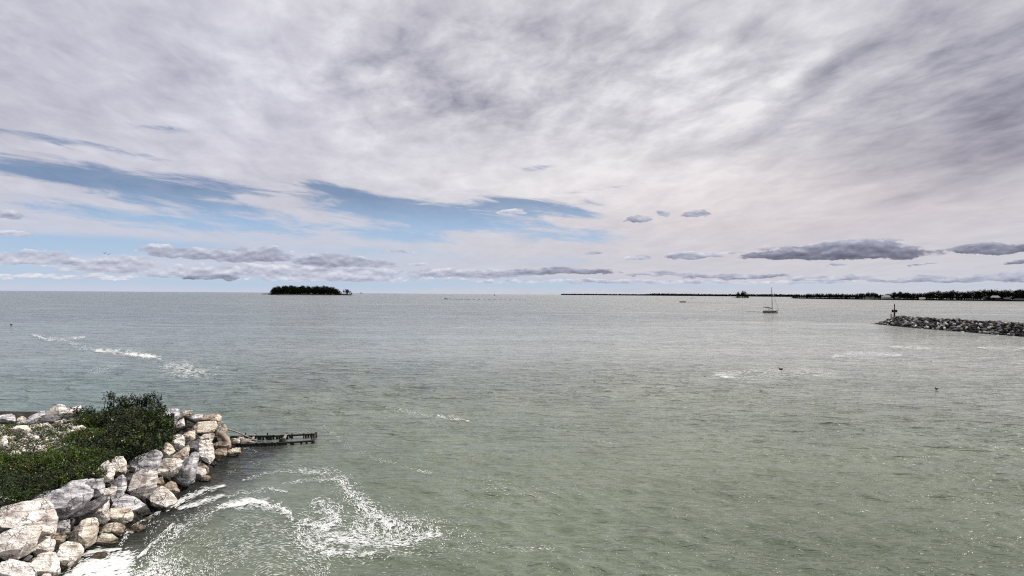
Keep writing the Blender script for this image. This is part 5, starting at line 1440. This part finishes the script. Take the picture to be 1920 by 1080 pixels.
def buoy(X, Y, h, label, mat):
    p = on_water(X, Y); t = thing('buoy', p, label, 'buoy')
    mb = MB(); mb.tube([(0, 0, -.2), (0, 0, .1), (0, 0, .3)], [h * .34, h * .36, h * .28], 12); link('float', mb.mesh('float', mat), t)
    mb = MB(); mb.tube([(0, 0, .3), (0, 0, h * .7), (0, 0, h)], [h * .2, h * .14, h * .03], 8); link('topmark', mb.mesh('topmark', mat), t)
M_BUOY = plain('buoy_dark', (.02, .03, .02), .6, .1)
buoy(988.5, 556.8, 1.7, 'dark buoy floating right of centre just below the horizon', M_BUOY)
buoy(845, 554.8, 2.0, 'small dark buoy above the speedboat near the horizon', M_BUOY)
buoy(749, 554.0, 2.2, 'small dark buoy right of the tiniest sailing boat', M_BUOY)
buoy(497.2, 552.4, 3.0, 'dark channel buoy left of the wooded island below the spit', M_BUOY)
# water birds
def duck(X, Y, s, label, rz):
    p = on_water(X, Y); p.z += .02; t = thing('duck', p, label, 'duck', rotz=rz, scale=s)
    dk = plain('duck_feathers', (.035, .028, .022), .8, .2)
    V = [(-.26, 0, .12), (-.16, 0, .07), (0, 0, .06), (.14, 0, .08), (.19, 0, .18), (.22, 0, .25), (.27, 0, .25)]
    mb = MB(); mb.tube(V, [.02, .08, .11, .08, .04, .045, .02], 10); link('body', mb.mesh('body', dk, smooth=True), t)
    mb = MB(); mb.tube([(.28, 0, .245), (.34, 0, .235)], [.018, .01], 6); link('bill', mb.mesh('bill', plain('bill', (.2, .12, .03), .5)), t)
    for sy in (-1, 1):
        mb = MB(); mb.tube([(.1, sy * .09, .11), (-.08, sy * .11, .12), (-.24, sy * .04, .14)], [.02, .035, .008], 6); link('wing', mb.mesh('wing', dk, smooth=True), t)
duck(1464, 693.5, 1.15, 'dark duck swimming in the pale slick at right of centre', R(180))
duck(1756, 730.5, .9, 'lone small dark duck on the open water at right', R(200))
duck(21, 609.5, 1.5, 'small dark bird on the water near the left edge', R(170))
def gull(X, Y, d, span, label, rz, up=.25, bank=0.0, dark=False):
    p = at_depth(X, Y, d); t = thing('gull', p, label, 'gull', rotz=rz); t.rotation_euler[1] = bank
    m = plain('gull_feathers', (.10, .11, .13), .8, .1); s = span / 2
    mb = MB(); mb.tube([(-.24 * s, 0, .01), (-.1 * s, 0, 0), (.12 * s, 0, 0), (.30 * s, 0, .03), (.38 * s, 0, .02)], [.02 * s, .08 * s, .10 * s, .07 * s, .01], 8); link('body', mb.mesh('body', m, smooth=True), t)
    for sy in (-1, 1):
        V = []
        for k, (f, zz, c, xo) in enumerate(((.06, 0, .16, .06), (.35, up * .8, .15, .10), (.62, up * .95, .12, .05), (1.0, up * .55, .02, -.12))):
            V += [((xo + c / 2) * s, sy * f * s, zz * s), ((xo - c / 2) * s, sy * f * s, zz * s + .005), (xo * s, sy * f * s, zz * s + .03 * s * (1 - f))]
        Fc = []
        for k in range(3):
            a = k * 3; b = a + 3; Fc += [(a, b, b + 2, a + 2), (a + 2, b + 2, b + 1, a + 1), (a + 1, b + 1, b, a)]
        mb = MB(); mb.add(V, Fc); link('wing', mb.mesh('wing', m), t)
    mb = MB(); mb.add([(-.22 * s, 0, .01), (-.40 * s, .08 * s, .01), (-.40 * s, -.08 * s, .01), (-.30 * s, 0, .03)], [(0, 1, 3), (0, 3, 2), (1, 2, 3), (0, 2, 1)]); link('tail', mb.mesh('tail', m), t)
gull(195.5, 475, 125, 1.15, 'left one of the two gulls flying over the low clouds at left', R(80), .42)
gull(203, 477, 150, 1.15, 'right one of the two gulls flying over the low clouds at left', R(95), .40, .35)
gull(1880.3, 108.6, 190, .55, 'lowest and darkest of the three bird specks high at upper right', R(60), .3)
gull(1892.6, 96.2, 230, .5, 'middle bird speck of the three high at upper right', R(60), .3)
gull(1905.4, 84, 250, .5, 'highest bird speck of the three at upper right', R(60), .3)
gull(1667.4, 591.2, 259, .5, 'tiny dark bird standing on the breakwater left of the beacon', R(60), .1)
# wakes
def wake(name, label, px, w, seed, hgt=.16):
    P = [on_water(X, Y) for X, Y in px]; V = []; Fc = []; rng = random.Random(seed); n = 90
    cum = [0]
    for i in range(1, len(P)): cum.append(cum[-1] + (P[i] - P[i - 1]).length)
    for k in range(n + 1):
        s = cum[-1] * k / n; i = max(j for j in range(len(cum) - 1) if cum[j] <= s + 1e-6); p = P[i].lerp(P[i + 1], (s - cum[i]) / (cum[i + 1] - cum[i]))
        d = (P[i + 1] - P[i]).normalized(); nn = Vector((-d.y, d.x, 0)); ww = w * rng.uniform(.5, 1.1) * (1 - .5 * k / n); hh = hgt * (1 - .6 * k / n) * max(0, .6 + .8 * math.sin(k * 1.3 + rng.uniform(0, 1)))
        for u, z in ((-1, -.05), (-.25, hh), (.25, hh * .8), (1, -.05)): q = p + nn * ww * u; V.append((q.x, q.y, q.z + z + .03))
    for k in range(n):
        for j in range(3): a = k * 4 + j; Fc.append((a, a + 1, a + 5, a + 4))
    tag(link(name, mesh_from(name, V, Fc, [M_WATER], smooth=True)), label, 'wake', kind='stuff')
wake('wake', 'dark ridged wake trailing left behind the sailboat', [(1433, 585.8), (1400, 583.6), (1370, 582.2), (1340, 581)], .9, 1, .30)
wake('wake', 'thin dark wake trailing right behind the speedboat', [(843, 561.3), (880, 562), (930, 562.3), (1000, 562.8)], 2.4, 2, .75)
wake('wake', 'thin broken wake trailing right behind the small open motorboat', [(1290, 567.6), (1330, 568.3), (1400, 568.5)], 1.8, 3, .5)
